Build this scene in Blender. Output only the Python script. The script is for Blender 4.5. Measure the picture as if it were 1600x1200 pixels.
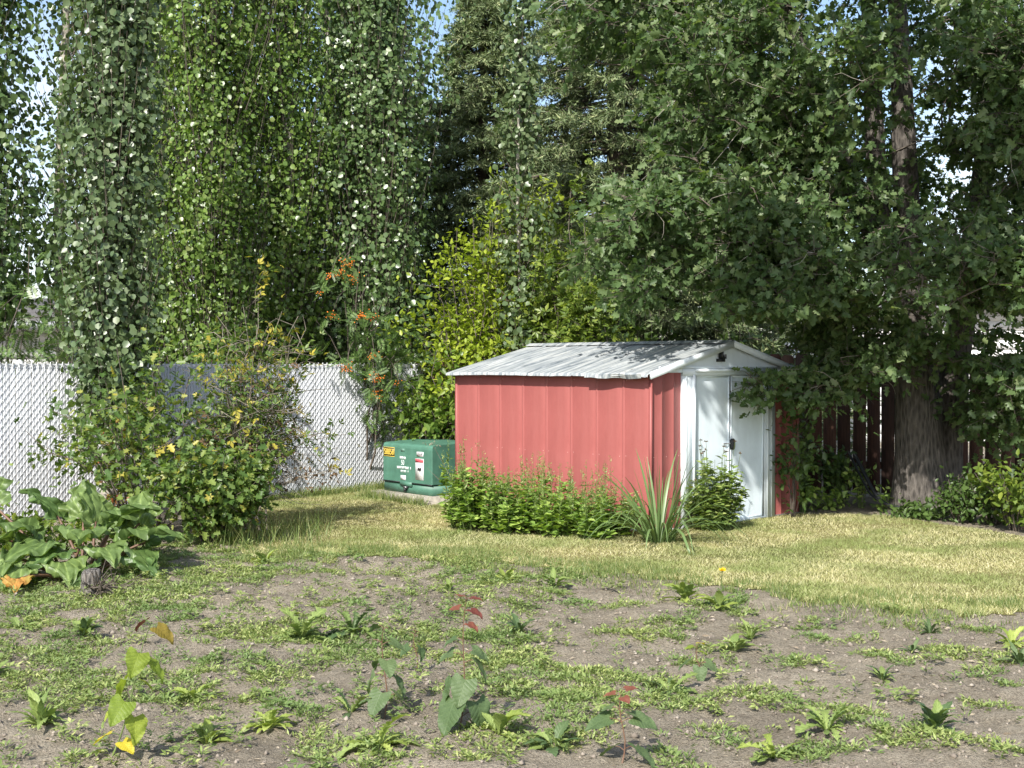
import bpy, math, random
import numpy as np
from mathutils import Vector, Matrix

for o in list(bpy.data.objects):
    bpy.data.objects.remove(o, do_unlink=True)
scn = bpy.context.scene
C = scn.collection

# ------------------------------------------------------------------ camera
cam_d = bpy.data.cameras.new('camera')
cam_d.sensor_width = 36.0
cam_d.lens = 45.0
cam_d.clip_start = 0.05
cam_d.clip_end = 2000
cam = bpy.data.objects.new('camera', cam_d)
C.objects.link(cam)
cam.location = (0, 0, 1.64)
cam.rotation_euler = (math.radians(90 - 0.8), 0, 0)
scn.camera = cam

# ------------------------------------------------------------------ world and sun
SUN_EL = math.radians(41)
SUN_H = Vector((-0.37, -0.93, 0)).normalized()      # towards the sun, horizontally
w = bpy.data.worlds.new('World')
scn.world = w
w.use_nodes = True
nt = w.node_tree
nt.nodes.clear()
wo = nt.nodes.new('ShaderNodeOutputWorld')
bg = nt.nodes.new('ShaderNodeBackground')
bg.inputs[1].default_value = 0.14
sky = nt.nodes.new('ShaderNodeTexSky')
sky.sky_type = 'NISHITA'
sky.sun_disc = False
sky.sun_elevation = SUN_EL
sky.sun_rotation = math.atan2(SUN_H.x, SUN_H.y)
sky.air_density = 1.0
sky.dust_density = 1.2
tcw = nt.nodes.new('ShaderNodeTexCoord')
nzw = nt.nodes.new('ShaderNodeTexNoise')
nzw.inputs['Scale'].default_value = 3.2
nzw.inputs['Detail'].default_value = 7
nzw.inputs['Roughness'].default_value = 0.6
nt.links.new(tcw.outputs['Generated'], nzw.inputs['Vector'])
rpw = nt.nodes.new('ShaderNodeValToRGB')
rpw.color_ramp.elements[0].position = 0.50
rpw.color_ramp.elements[1].position = 0.72
nt.links.new(nzw.outputs['Fac'], rpw.inputs['Fac'])
mxw = nt.nodes.new('ShaderNodeMix')
mxw.data_type = 'RGBA'
mxw.inputs[7].default_value = (7.2, 7.5, 8.0, 1)
nt.links.new(rpw.outputs['Color'], mxw.inputs[0])
nt.links.new(sky.outputs['Color'], mxw.inputs[6])
nt.links.new(mxw.outputs[2], bg.inputs[0])
nt.links.new(bg.outputs[0], wo.inputs[0])

sun_d = bpy.data.lights.new('sun', 'SUN')
sun_d.energy = 5.0
sun_d.angle = math.radians(0.53)
sun_d.color = (1.0, 0.955, 0.88)
sun = bpy.data.objects.new('sun', sun_d)
C.objects.link(sun)
sun.location = (-6, -12, 14)
trav = Vector((-SUN_H.x * math.cos(SUN_EL), -SUN_H.y * math.cos(SUN_EL), -math.sin(SUN_EL)))
sun.rotation_euler = trav.to_track_quat('-Z', 'Y').to_euler()

vs = scn.view_settings
vs.view_transform = 'Standard'
vs.look = 'None'
vs.exposure = 0.66
vs.gamma = 1.0
vs.use_curve_mapping = False
scn.cycles.max_bounces = 8
scn.cycles.diffuse_bounces = 4
scn.cycles.transmission_bounces = 4
scn.cycles.transparent_max_bounces = 4

R = np.random.default_rng(20240817)
rnd = random.Random(77)
def U(a, b, n=None): return R.uniform(a, b, n)

# ------------------------------------------------------------------ mesh helpers
def mesh_np(name, V, faces, mats, smooth=False):
    """V (n,3); faces: list of (m,k) int arrays"""
    me = bpy.data.meshes.new(name)
    V = np.ascontiguousarray(V, dtype=np.float32)
    faces = [np.asarray(f, dtype=np.int32) for f in faces if len(f)]
    me.vertices.add(len(V))
    me.vertices.foreach_set('co', V.ravel())
    nl = sum(f.size for f in faces)
    npoly = sum(len(f) for f in faces)
    me.loops.add(nl)
    me.loops.foreach_set('vertex_index', np.concatenate([f.ravel() for f in faces]))
    me.polygons.add(npoly)
    tot = np.concatenate([np.full(len(f), f.shape[1], np.int32) for f in faces])
    st = np.concatenate([[0], np.cumsum(tot)[:-1]]).astype(np.int32)
    me.polygons.foreach_set('loop_start', st)
    if smooth:
        me.polygons.foreach_set('use_smooth', np.ones(npoly, dtype=bool))
    me.update(calc_edges=True)
    me.validate()
    for m in (mats if isinstance(mats, (list, tuple)) else [mats]):
        if m: me.materials.append(m)
    return me

def link(name, me, parent=None, loc=(0, 0, 0), rot=(0, 0, 0), scale=(1, 1, 1)):
    o = bpy.data.objects.new(name, me)
    C.objects.link(o)
    o.location = loc; o.rotation_euler = rot; o.scale = scale
    if parent: o.parent = parent
    return o

def tag(o, label=None, cat=None, group=None, kind=None):
    if label: o['label'] = label
    if cat: o['category'] = cat
    if group: o['group'] = group
    if kind: o['kind'] = kind
    return o

def empty(name, loc=(0, 0, 0), rz=0.0):
    o = bpy.data.objects.new(name, None)
    C.objects.link(o)
    o.empty_display_size = 0.2
    o.location = loc; o.rotation_euler = (0, 0, rz)
    return o

FINE = {'branches', 'twigs', 'dead_twigs', 'dry_twigs', 'bare_branches', 'seed_spikes', 'seed_heads', 'seed_head', 'stems', 'foliage', 'crown', 'dead_leaves', 'red_leaves', 'yellow_leaves', 'dead_roots', 'berry_cluster', 'flower_head', 'stencil_lines'}
class B:
    """collects verts and faces"""
    def __init__(s): s.v = []; s.f = {}; s.n = 0
    def add(s, V, F):
        V = np.asarray(V, float).reshape(-1, 3)
        for f in (F if isinstance(F, list) else [F]):
            f = np.asarray(f, int)
            s.f.setdefault(f.shape[1], []).append(f + s.n)
        s.v.append(V); s.n += len(V)
    def box(s, lo, hi, M=None):
        x0, y0, z0 = lo; x1, y1, z1 = hi
        V = np.array([(x0,y0,z0),(x1,y0,z0),(x1,y1,z0),(x0,y1,z0),(x0,y0,z1),(x1,y0,z1),(x1,y1,z1),(x0,y1,z1)], float)
        if M is not None: V = V @ M.T
        s.add(V, np.array([(0,3,2,1),(4,5,6,7),(0,1,5,4),(1,2,6,5),(2,3,7,6),(3,0,4,7)]))
    def tube(s, P, r, sides=6, cap=True):
        P = np.asarray(P, float); n = len(P)
        r = np.broadcast_to(np.asarray(r, float), (n,))
        T = np.gradient(P, axis=0); T /= np.linalg.norm(T, axis=1)[:, None] + 1e-9
        ref = np.array([0, 0, 1.0]) if abs(T[:, 2]).mean() < .8 else np.array([1.0, 0, 0])
        A = np.cross(T, ref); A /= np.linalg.norm(A, axis=1)[:, None] + 1e-9
        Bv = np.cross(T, A)
        a = np.linspace(0, 2*math.pi, sides, endpoint=False)
        V = P[:, None] + r[:, None, None]*(np.cos(a)[None, :, None]*A[:, None] + np.sin(a)[None, :, None]*Bv[:, None])
        i = np.arange(n-1)[:, None]*sides; j = np.arange(sides)[None]
        j2 = (j+1) % sides
        F = np.stack([i+j, i+j2, i+sides+j2, i+sides+j], -1).reshape(-1, 4)
        fs = [F]
        if cap:
            fs.append(np.array([[0, k+1, k] if False else [0, k, k+1] for k in range(1, sides-1)]))
            o = (n-1)*sides
            fs.append(np.array([[o, o+k+1, o+k] for k in range(1, sides-1)]))
        s.add(V.reshape(-1, 3), fs)
    def segs(s, P0, P1, r0, r1, sides=3):
        P0 = np.asarray(P0, float); P1 = np.asarray(P1, float); n = len(P0)
        if n == 0: return
        T = P1-P0; T /= np.linalg.norm(T, axis=1)[:, None] + 1e-9
        ref = np.tile([0.13, 0.31, 0.94], (n, 1)); ref[abs(T[:, 2]) > .85] = [1, 0.2, 0]
        A = np.cross(T, ref); A /= np.linalg.norm(A, axis=1)[:, None]
        Bv = np.cross(T, A)
        a = np.linspace(0, 2*math.pi, sides, endpoint=False)
        ring = np.cos(a)[None, :, None]*A[:, None] + np.sin(a)[None, :, None]*Bv[:, None]
        r0 = np.broadcast_to(np.asarray(r0, float), (n,)); r1 = np.broadcast_to(np.asarray(r1, float), (n,))
        V = np.concatenate([P0[:, None]+ring*r0[:, None, None], P1[:, None]+ring*r1[:, None, None]], 1).reshape(-1, 3)
        k = np.arange(n)[:, None]*2*sides; j = np.arange(sides)[None]; j2 = (j+1) % sides
        F = np.stack([k+j, k+j2, k+sides+j2, k+sides+j], -1).reshape(-1, 4)
        s.add(V, F)
    def arrays(s):
        return np.concatenate(s.v), [np.concatenate(f) for f in s.f.values()]
    def build(s, name, mat, parent=None, smooth=False, **k):
        V, F = s.arrays()
        o = link(name, mesh_np(name, V, F, mat, smooth), parent, **k)
        if parent and name in FINE: o['kind'] = 'stuff'
        return o
    def mesh(s, name, mat, smooth=False):
        V, F = s.arrays()
        return mesh_np(name, V, F, mat, smooth)

def unit(v):
    return v / (np.linalg.norm(v, axis=-1, keepdims=True) + 1e-9)
def rdir(n):
    return unit(R.normal(size=(n, 3)))

def scatter(b, tm, P, T, N, S):
    """instances of a leaf template: P base points, T tip directions, N rough normals, S sizes"""
    tv, tf = tm
    P = np.asarray(P, float); n = len(P)
    if n == 0: return
    T = unit(np.asarray(T, float)); X = unit(np.cross(T, np.asarray(N, float))); Nn = np.cross(X, T)
    S = np.broadcast_to(np.asarray(S, float), (n,))
    V = P[:, None] + S[:, None, None]*(tv[None, :, 0:1]*X[:, None] + tv[None, :, 1:2]*T[:, None] + tv[None, :, 2:3]*Nn[:, None])
    off = (np.arange(n)*len(tv))[:, None, None]
    b.add(V.reshape(-1, 3), [(f[None]+off).reshape(-1, f.shape[1]) for f in tf])

A_ = np.array
LEAF_ROUND = (A_([(0,0,0),(.43,.26,.07),(.40,.66,.05),(0,1,-.03),(-.40,.66,.05),(-.43,.26,.07)],float), [A_([(0,1,2,3),(0,3,4,5)])])
LEAF_OVAL = (A_([(0,0,0),(.27,.30,.07),(.22,.66,.04),(0,1,-.06),(-.22,.66,.04),(-.27,.30,.07)],float), [A_([(0,1,2,3),(0,3,4,5)])])
LEAF_LANCE = (A_([(0,0,0),(.14,.42,.04),(0,1,-.08),(-.14,.42,.04)],float), [A_([(0,1,2),(0,2,3)])])
LEAF_SMALL = (A_([(0,0,0),(.26,.5,.06),(0,1,0),(-.26,.5,.06)],float), [A_([(0,1,2),(0,2,3)])])
def lobed():
    pts = [(0,0),(.33,.10),(.17,.30),(.47,.47),(.19,.55),(.24,.80),(0,1.0)]
    rt = [(x, y, .30*abs(x)-.16*y*y+.04*math.sin(9*y)) for x, y in pts]
    lf = [(-x, y*.98, z) for x, y, z in rt[1:-1]]
    n = len(rt)
    return (A_(rt+lf, float), [A_([tuple(range(n)), (0, n-1)+tuple(range(n+len(lf)-1, n-1, -1))])])
LEAF_LOBED = lobed()
def trifol():
    V = []; F = []
    for a, s in ((0, 1.0), (.95, .72), (-.95, .72)):
        c, d = math.cos(a), math.sin(a)
        k = len(V)
        for x, y, z in ((0,.08,0),(.2,.5,.05),(0,1,-.04),(-.2,.5,.05)):
            x, y = x*s, y*s
            V.append((x*c+y*d, -x*d+y*c, z))
        F += [(k,k+1,k+2),(k,k+2,k+3)]
    return (A_(V, float), [A_(F)])
LEAF_TRI = trifol()
def pinnate(n=7):
    V = []; F = []
    def lf(bx, by, dx, dy, L, wd):
        k = len(V)
        nx, ny = -dy, dx
        for t, s in ((0,0),(.5,wd),(1,0),(.5,-wd)):
            V.append((bx+dx*L*t+nx*s*L, by+dy*L*t+ny*s*L, -.10*(by+dy*L*t)**2+.03*abs(s)))
        F.append((k,k+1,k+2)); F.append((k,k+2,k+3))
    for i in range(n):
        y = .16+.72*i/n
        L = .34*(1-.35*abs(i/n-.35))
        for s in (1, -1): lf(0, y, s*.86, .5, L, .15)
    lf(0, .86, 0, 1, .26, .17)
    return (A_(V, float), [A_(F)])
LEAF_PIN = pinnate()

# value noise
_tab = R.random((256, 256))
def vnoise(x, y):
    xi = np.floor(x).astype(int); yi = np.floor(y).astype(int)
    fx = x-xi; fy = y-yi
    fx = fx*fx*(3-2*fx); fy = fy*fy*(3-2*fy)
    g = lambda a, b_: _tab[a & 255, b_ & 255]
    return (g(xi,yi)*(1-fx)+g(xi+1,yi)*fx)*(1-fy)+(g(xi,yi+1)*(1-fx)+g(xi+1,yi+1)*fx)*fy
def fbm(x, y, o=3):
    t = 0; a = 1; s = 0
    for k in range(o):
        t = t+a*vnoise(x*2**k+17.3*k, y*2**k+5.1*k); s += a; a *= .5
    return t/s

# ------------------------------------------------------------------ materials
def new_mat(name):
    m = bpy.data.materials.new(name); m.use_nodes = True
    n = m.node_tree; n.nodes.clear()
    out = n.nodes.new('ShaderNodeOutputMaterial')
    p = n.nodes.new('ShaderNodeBsdfPrincipled')
    n.links.new(p.outputs[0], out.inputs[0])
    return m, n, p, out
def ramp(n, stops, interp='LINEAR'):
    r = n.nodes.new('ShaderNodeValToRGB'); cr = r.color_ramp; cr.interpolation = interp
    while len(cr.elements) < len(stops): cr.elements.new(0.5)
    for e, (p, c) in zip(cr.elements, stops):
        e.position = p; e.color = (*c, 1)
    return r
def noise(n, scale, detail=4, rough=.55, coord='Object', sc=None, dist=0):
    t = n.nodes.new('ShaderNodeTexCoord'); z = n.nodes.new('ShaderNodeTexNoise')
    z.inputs['Scale'].default_value = scale; z.inputs['Detail'].default_value = detail
    z.inputs['Roughness'].default_value = rough; z.inputs['Distortion'].default_value = dist
    if sc:
        mp = n.nodes.new('ShaderNodeMapping'); mp.inputs['Scale'].default_value = sc
        n.links.new(t.outputs[coord], mp.inputs[0]); n.links.new(mp.outputs[0], z.inputs['Vector'])
    else:
        n.links.new(t.outputs[coord], z.inputs['Vector'])
    return z
def mix(n, fac, a, b, mode='MIX'):
    m = n.nodes.new('ShaderNodeMix'); m.data_type = 'RGBA'; m.blend_type = mode
    for i, v in ((0, fac), (6, a), (7, b)):
        if isinstance(v, (int, float)): m.inputs[i].default_value = v
        elif isinstance(v, tuple): m.inputs[i].default_value = (*v, 1)
        else: n.links.new(v, m.inputs[i])
    return m.outputs[2]
def bump(n, p, src, strength=.3, dist=.02):
    b = n.nodes.new('ShaderNodeBump'); b.inputs['Strength'].default_value = strength
    b.inputs['Distance'].default_value = dist
    n.links.new(src, b.inputs['Height']); n.links.new(b.outputs[0], p.inputs['Normal'])

def leaf_mat(name, stops, trans=.35, rough=.42, spec=.5, var=None, vscale=1.2, tint=(1.25, 1.35, .55), veins=None, obrand=False):
    """colour of each leaf from its own random number; some light passes through"""
    m, n, p, out = new_mat(name)
    g = n.nodes.new('ShaderNodeNewGeometry')
    r = ramp(n, stops)
    if obrand:
        oi = n.nodes.new('ShaderNodeObjectInfo'); n.links.new(oi.outputs['Random'], r.inputs[0])
    else:
        n.links.new(g.outputs['Random Per Island'], r.inputs[0])
    col = r.outputs[0]
    if veins:
        kind, fy, fx, amt = veins
        tc = n.nodes.new('ShaderNodeTexCoord'); sp = n.nodes.new('ShaderNodeSeparateXYZ'); n.links.new(tc.outputs['Object'], sp.inputs[0])
        def mth(op, a, b=0.0):
            q = n.nodes.new('ShaderNodeMath'); q.operation = op
            for i_, v_ in ((0, a), (1, b)):
                if isinstance(v_, (int, float)): q.inputs[i_].default_value = v_
                else: n.links.new(v_, q.inputs[i_])
            return q.outputs[0]
        ax = mth('ABSOLUTE', sp.outputs[0])
        if kind == 'chevron': ph = mth('SUBTRACT', mth('MULTIPLY', sp.outputs[1], fy), mth('MULTIPLY', ax, fx))
        else: ph = mth('MULTIPLY', mth('ARCTAN2', ax, mth('ADD', sp.outputs[1], fx)), fy)
        sv = mth('ABSOLUTE', mth('SINE', ph))
        rib = mth('MINIMUM', mth('POWER', sv, .45), mth('MINIMUM', mth('MULTIPLY', ax, 40.0 if kind == 'chevron' else 110.0), 1.0))
        zz_ = noise(n, 26, 4, .6)
        hsum = mth('ADD', rib, mth('MULTIPLY', zz_.outputs[0], .8))
        rv = ramp(n, [(.25, (1+amt*1.6, 1+amt*1.3, 1+amt*1.6)), (.75, (1, 1, 1)), (1.0, (1-.2*amt, 1-.2*amt, 1-.2*amt))])
        n.links.new(rib, rv.inputs[0])
        col = mix(n, 1.0, col, rv.outputs[0], 'MULTIPLY')
        rz = ramp(n, [(.3, (.80, .82, .78)), (.7, (1.18, 1.15, 1.12))]); n.links.new(zz_.outputs[0], rz.inputs[0])
        col = mix(n, 1.0, col, rz.outputs[0], 'MULTIPLY')
        bump(n, p, hsum, .22, .02 if kind == 'chevron' else .012)
    if var:
        z = noise(n, vscale, 3)
        rr = ramp(n, [(.42, (0, 0, 0)), (.62, (1, 1, 1))])
        n.links.new(z.outputs[0], rr.inputs[0])
        ff = n.nodes.new('ShaderNodeMath'); ff.operation = 'MULTIPLY'; ff.inputs[1].default_value = .8
        n.links.new(rr.outputs[0], ff.inputs[0])
        col = mix(n, ff.outputs[0], col, var)
    n.links.new(col, p.inputs['Base Color'])
    p.inputs['Roughness'].default_value = rough
    p.inputs['Specular IOR Level'].default_value = spec
    t = n.nodes.new('ShaderNodeBsdfTranslucent')
    n.links.new(mix(n, 1.0, col, tint, 'MULTIPLY'), t.inputs[0])
    ms = n.nodes.new('ShaderNodeMixShader'); ms.inputs[0].default_value = trans
    n.links.new(p.outputs[0], ms.inputs[1]); n.links.new(t.outputs[0], ms.inputs[2])
    n.links.new(ms.outputs[0], out.inputs[0])
    return m
def plain(name, col, rough=.6, var=.25, scale=8, spec=.4, bmp=0, sc=None, metal=0, detail=5):
    m, n, p, out = new_mat(name)
    z = noise(n, scale, detail, .6, sc=sc)
    r = ramp(n, [(.3, tuple(c*(1-var) for c in col)), (.7, tuple(min(1, c*(1+var)) for c in col))])
    n.links.new(z.outputs[0], r.inputs[0]); n.links.new(r.outputs[0], p.inputs['Base Color'])
    p.inputs['Roughness'].default_value = rough; p.inputs['Specular IOR Level'].default_value = spec
    p.inputs['Metallic'].default_value = metal
    if bmp: bump(n, p, z.outputs[0], bmp, .02)
    return m

def bark_mat(name, c0, c1, scale=14, strength=.9, sc=(1, 1, .22)):
    m, n, p, out = new_mat(name)
    z = noise(n, scale, 6, .65, sc=sc, dist=.6)
    v = n.nodes.new('ShaderNodeTexVoronoi'); v.inputs['Scale'].default_value = scale*1.1
    t = n.nodes.new('ShaderNodeTexCoord'); mp = n.nodes.new('ShaderNodeMapping'); mp.inputs['Scale'].default_value = sc
    n.links.new(t.outputs['Object'], mp.inputs[0]); n.links.new(mp.outputs[0], v.inputs['Vector'])
    r = ramp(n, [(.25, c0), (.75, c1)])
    mm = n.nodes.new('ShaderNodeMath'); mm.operation = 'ADD'
    m2 = n.nodes.new('ShaderNodeMath'); m2.operation = 'MULTIPLY'; m2.inputs[1].default_value = .5
    n.links.new(v.outputs['Distance'], m2.inputs[0]); n.links.new(m2.outputs[0], mm.inputs[0])
    m3 = n.nodes.new('ShaderNodeMath'); m3.operation = 'MULTIPLY'; m3.inputs[1].default_value = .6
    n.links.new(z.outputs[0], m3.inputs[0]); n.links.new(m3.outputs[0], mm.inputs[1])
    n.links.new(mm.outputs[0], r.inputs[0]); n.links.new(r.outputs[0], p.inputs['Base Color'])
    p.inputs['Roughness'].default_value = .9
    bump(n, p, mm.outputs[0], strength, .05)
    return m

M = {}
def soil_material():
    m, n, p, out = new_mat('soil')
    z1 = noise(n, 1.3, 5, .6); z2 = noise(n, 14, 6, .65); z3 = noise(n, 90, 4, .7)
    r1 = ramp(n, [(.3, (.350, .305, .236)), (.55, (.470, .418, .332)), (.75, (.560, .505, .410))])
    n.links.new(z2.outputs[0], r1.inputs[0])
    r2 = ramp(n, [(.35, (.72, .70, .68)), (.65, (1.1, 1.08, 1.05))])
    n.links.new(z1.outputs[0], r2.inputs[0])
    c = mix(n, 1.0, r1.outputs[0], r2.outputs[0], 'MULTIPLY')
    r3 = ramp(n, [(.36, (.5, .48, .45)), (.50, (1, 1, 1)), (.68, (1.28, 1.25, 1.2))])
    n.links.new(z3.outputs[0], r3.inputs[0])
    c = mix(n, .8, c, r3.outputs[0], 'MULTIPLY')
    n.links.new(c, p.inputs['Base Color'])
    p.inputs['Roughness'].default_value = .95; p.inputs['Specular IOR Level'].default_value = .15
    ad = n.nodes.new('ShaderNodeMath'); ad.operation = 'ADD'
    n.links.new(z2.outputs[0], ad.inputs[0]); n.links.new(z3.outputs[0], ad.inputs[1])
    bump(n, p, ad.outputs[0], 1.0, .05)
    return m
M['soil'] = soil_material()
def thatch_material():
    m, n, p, out = new_mat('lawn_thatch')
    z1 = noise(n, .7, 4, .6); z2 = noise(n, 60, 5, .7)
    r1 = ramp(n, [(.35, (.13, .145, .05)), (.6, (.24, .215, .095))])
    n.links.new(z1.outputs[0], r1.inputs[0])
    r2 = ramp(n, [(.3, (.55, .55, .5)), (.7, (1.2, 1.15, 1.1))])
    n.links.new(z2.outputs[0], r2.inputs[0])
    n.links.new(mix(n, 1.0, r1.outputs[0], r2.outputs[0], 'MULTIPLY'), p.inputs['Base Color'])
    p.inputs['Roughness'].default_value = 1.0; p.inputs['Specular IOR Level'].default_value = .1
    bump(n, p, z2.outputs[0], .8, .03)
    return m
M['thatch'] = thatch_material()
M['clod'] = leaf_mat('soil_crumb', [(0, (.17, .142, .115)), (.6, (.27, .232, .192)), (1, (.34, .30, .25))], 0.0, .95, .15)
M['grass'] = leaf_mat('dry_grass', [(0, (.20, .235, .075)), (.25, (.40, .385, .165)), (.6, (.60, .545, .295)), (1, (.74, .69, .45))], .25, .6, .25, var=(.22, .285, .085), vscale=1.1)
M['tallgrass'] = leaf_mat('tall_grass', [(0, (.09, .15, .035)), (.55, (.17, .23, .065)), (.9, (.32, .33, .13)), (1, (.48, .43, .22))], .3, .5)
M['cover'] = leaf_mat('weed_cover', [(0, (0.123, 0.178, 0.045)), (.4, (0.207, 0.265, 0.075)), (.75, (0.302, 0.362, 0.120)), (1, (0.448, 0.464, 0.190))], .25, .5, .4, var=(.14, .22, .07), vscale=1.6)
M['aspen_y'] = leaf_mat('aspen_leaf_light', [(0, (0.077, 0.133, 0.024)), (.45, (0.125, 0.211, 0.039)), (.85, (0.189, 0.280, 0.062)), (1, (0.262, 0.302, 0.109))], .32, .36, .6)
M['aspen_d'] = leaf_mat('aspen_leaf_blue', [(0, (0.060, 0.110, 0.037)), (.5, (0.102, 0.165, 0.056)), (.88, (0.149, 0.220, 0.083)), (1, (0.214, 0.268, 0.117))], .28, .34, .65)
M['aspen_g'] = leaf_mat('aspen_leaf_grey', [(0, (0.062, 0.106, 0.040)), (.5, (0.106, 0.156, 0.067)), (.9, (0.149, 0.205, 0.092)), (1, (0.179, 0.223, 0.116))], .25, .36, .6)
M['oak'] = leaf_mat('lobed_leaf', [(0, (0.060, 0.106, 0.037)), (.5, (0.101, 0.163, 0.060)), (.88, (0.155, 0.220, 0.090)), (1, (0.230, 0.286, 0.131))], .42, .45, .4)
M['spruce'] = leaf_mat('spruce_needle', [(0, (0.089, 0.126, 0.060)), (.5, (0.163, 0.218, 0.098)), (.85, (0.243, 0.302, 0.145)), (1, (0.372, 0.399, 0.200))], .1, .55, .3)
M['rowan'] = leaf_mat('rowan_leaf', [(0, (0.056, 0.106, 0.027)), (.6, (0.106, 0.181, 0.050)), (1, (0.175, 0.250, 0.081))], .32, .4, .5)
M['lime'] = leaf_mat('lime_leaf', [(0, (.17, .235, .022)), (.5, (.28, .365, .036)), (1, (.40, .46, .06))], .42, .42, .4)
M['green'] = leaf_mat('mid_green_leaf', [(0, (.085, .135, .025)), (.6, (.15, .22, .036)), (1, (.26, .31, .055))], .38, .42, .45)
M['dogwood'] = leaf_mat('broad_green_leaf', [(0, (0.088, 0.150, 0.027)), (.6, (0.163, 0.256, 0.050)), (1, (0.275, 0.350, 0.075))], .38, .38, .5)
M['autumn'] = leaf_mat('mixed_shrub_leaf', [(0, (.065, .125, .028)), (.55, (.125, .195, .045)), (.9, (.20, .26, .06)), (.97, (.30, .31, .07)), (1, (.42, .36, .07))], .35, .42, .45)
M['red_leaf'] = leaf_mat('reddened_leaf', [(0, (.26, .075, .035)), (.5, (.34, .12, .045)), (1, (.40, .24, .07))], .35, .45, .4)
M['sap_red'] = leaf_mat('sapling_red_leaf', [(0, (.13, .035, .028)), (1, (.20, .075, .045))], .15, .5, .4, tint=(1.1, .9, .8), veins=('chevron', 20, 12, .08), obrand=True)
M['sap_brown'] = leaf_mat('sapling_bronze_leaf', [(0, (.20, .16, .03)), (1, (.26, .19, .035))], .35, .5, .4, veins=('chevron', 20, 12, .10), obrand=True)
M['sap_yellow'] = leaf_mat('sapling_yellow_leaf', [(0, (.48, .42, .04)), (1, (.58, .46, .05))], .35, .5, .4, veins=('chevron', 22, 14, .15), obrand=True)
M['yellow_leaf'] = leaf_mat('yellowed_leaf', [(0, (.30, .28, .04)), (1, (.50, .42, .07))], .35, .45, .4)
M['brown_leaf'] = leaf_mat('dead_leaf', [(0, (.06, .04, .025)), (1, (.17, .11, .06))], .1, .8, .2)
M['herb'] = leaf_mat('border_herb_leaf', [(0, (0.142, 0.234, 0.050)), (.6, (0.248, 0.370, 0.081)), (1, (0.435, 0.544, 0.134))], .33, .42, .5)
M['balm'] = leaf_mat('bushy_herb_leaf', [(0, (0.108, 0.172, 0.041)), (.6, (0.201, 0.281, 0.076)), (1, (0.359, 0.416, 0.138))], .3, .42, .5)
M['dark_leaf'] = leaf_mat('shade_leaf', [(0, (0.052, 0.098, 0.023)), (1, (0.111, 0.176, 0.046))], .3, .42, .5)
M['iris'] = leaf_mat('sword_leaf', [(0, (.085, .15, .050)), (.6, (.14, .215, .075)), (.9, (.22, .29, .12)), (1, (.42, .38, .22))], .22, .4, .5)
M['weed'] = leaf_mat('weed_leaf', [(0, (0.138, 0.204, 0.057)), (1, (0.250, 0.324, 0.098))], .25, .5, .4, veins=('chevron', 24, 24, .15), obrand=True)
M['weed_dark'] = leaf_mat('dark_weed_leaf', [(0, (0.057, 0.103, 0.039)), (1, (0.115, 0.167, 0.066))], .2, .5, .4, veins=('chevron', 24, 24, .15), obrand=True)
M['weed_lime'] = leaf_mat('lime_weed_leaf', [(0, (.22, .29, .06)), (1, (.35, .42, .11))], .32, .5, .4, veins=('chevron', 24, 24, .12), obrand=True)
M['sap_lime'] = leaf_mat('sapling_leaf_lime', [(0, (.19, .27, .04)), (1, (.30, .36, .055))], .42, .5, .4, veins=('chevron', 20, 12, .10), obrand=True)
M['sap_green'] = leaf_mat('sapling_leaf_green', [(0, (.075, .125, .05)), (1, (.13, .185, .08))], .28, .5, .4, veins=('chevron', 20, 12, .12), obrand=True)
M['rhub'] = leaf_mat('rhubarb_leaf', [(0, (0.079, 0.143, 0.040)), (1, (0.153, 0.224, 0.068))], .3, .42, .45, veins=('radial', 9.5, .06, .45), obrand=True)
M['rhub_old'] = leaf_mat('withered_leaf', [(0, (.42, .20, .05)), (1, (.50, .28, .08))], .25, .6, .3, var=(.30, .26, .06), vscale=9, veins=('radial', 9.5, .06, .3), obrand=True)
M['straw'] = leaf_mat('straw_bits', [(0, (.18, .14, .10)), (1, (.42, .36, .27))], .1, .8, .2)
M['bark_oak'] = bark_mat('furrowed_bark', (.018, .015, .013), (.150, .132, .115), 30, 1.0, (1, 1, .24))
M['bark_asp'] = bark_mat('pale_bark', (.16, .14, .115), (.46, .43, .37), 9, .4, (1, 1, .6))
M['bark_twig'] = plain('twig_bark', (.12, .10, .08), .85, .3, 30)
M['dead_twig'] = plain('dead_twig', (.22, .19, .155), .9, .3, 30)
M['grey_twig'] = plain('grey_twig', (.34, .31, .26), .9, .3, 30)
M['stem_green'] = plain('green_stem', (.11, .15, .05), .6, .25, 20)
M['stem_red'] = plain('red_stem', (.15, .085, .055), .55, .25, 20)
M['white_vinyl'] = plain('white_vinyl', (.49, .505, .53), .45, .05, 3)
M['white_wire'] = plain('white_wire', (.54, .55, .56), .4, .04, 3)
M['galv'] = plain('galvanised', (.5, .51, .52), .45, .1, 12, metal=.6)

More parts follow.
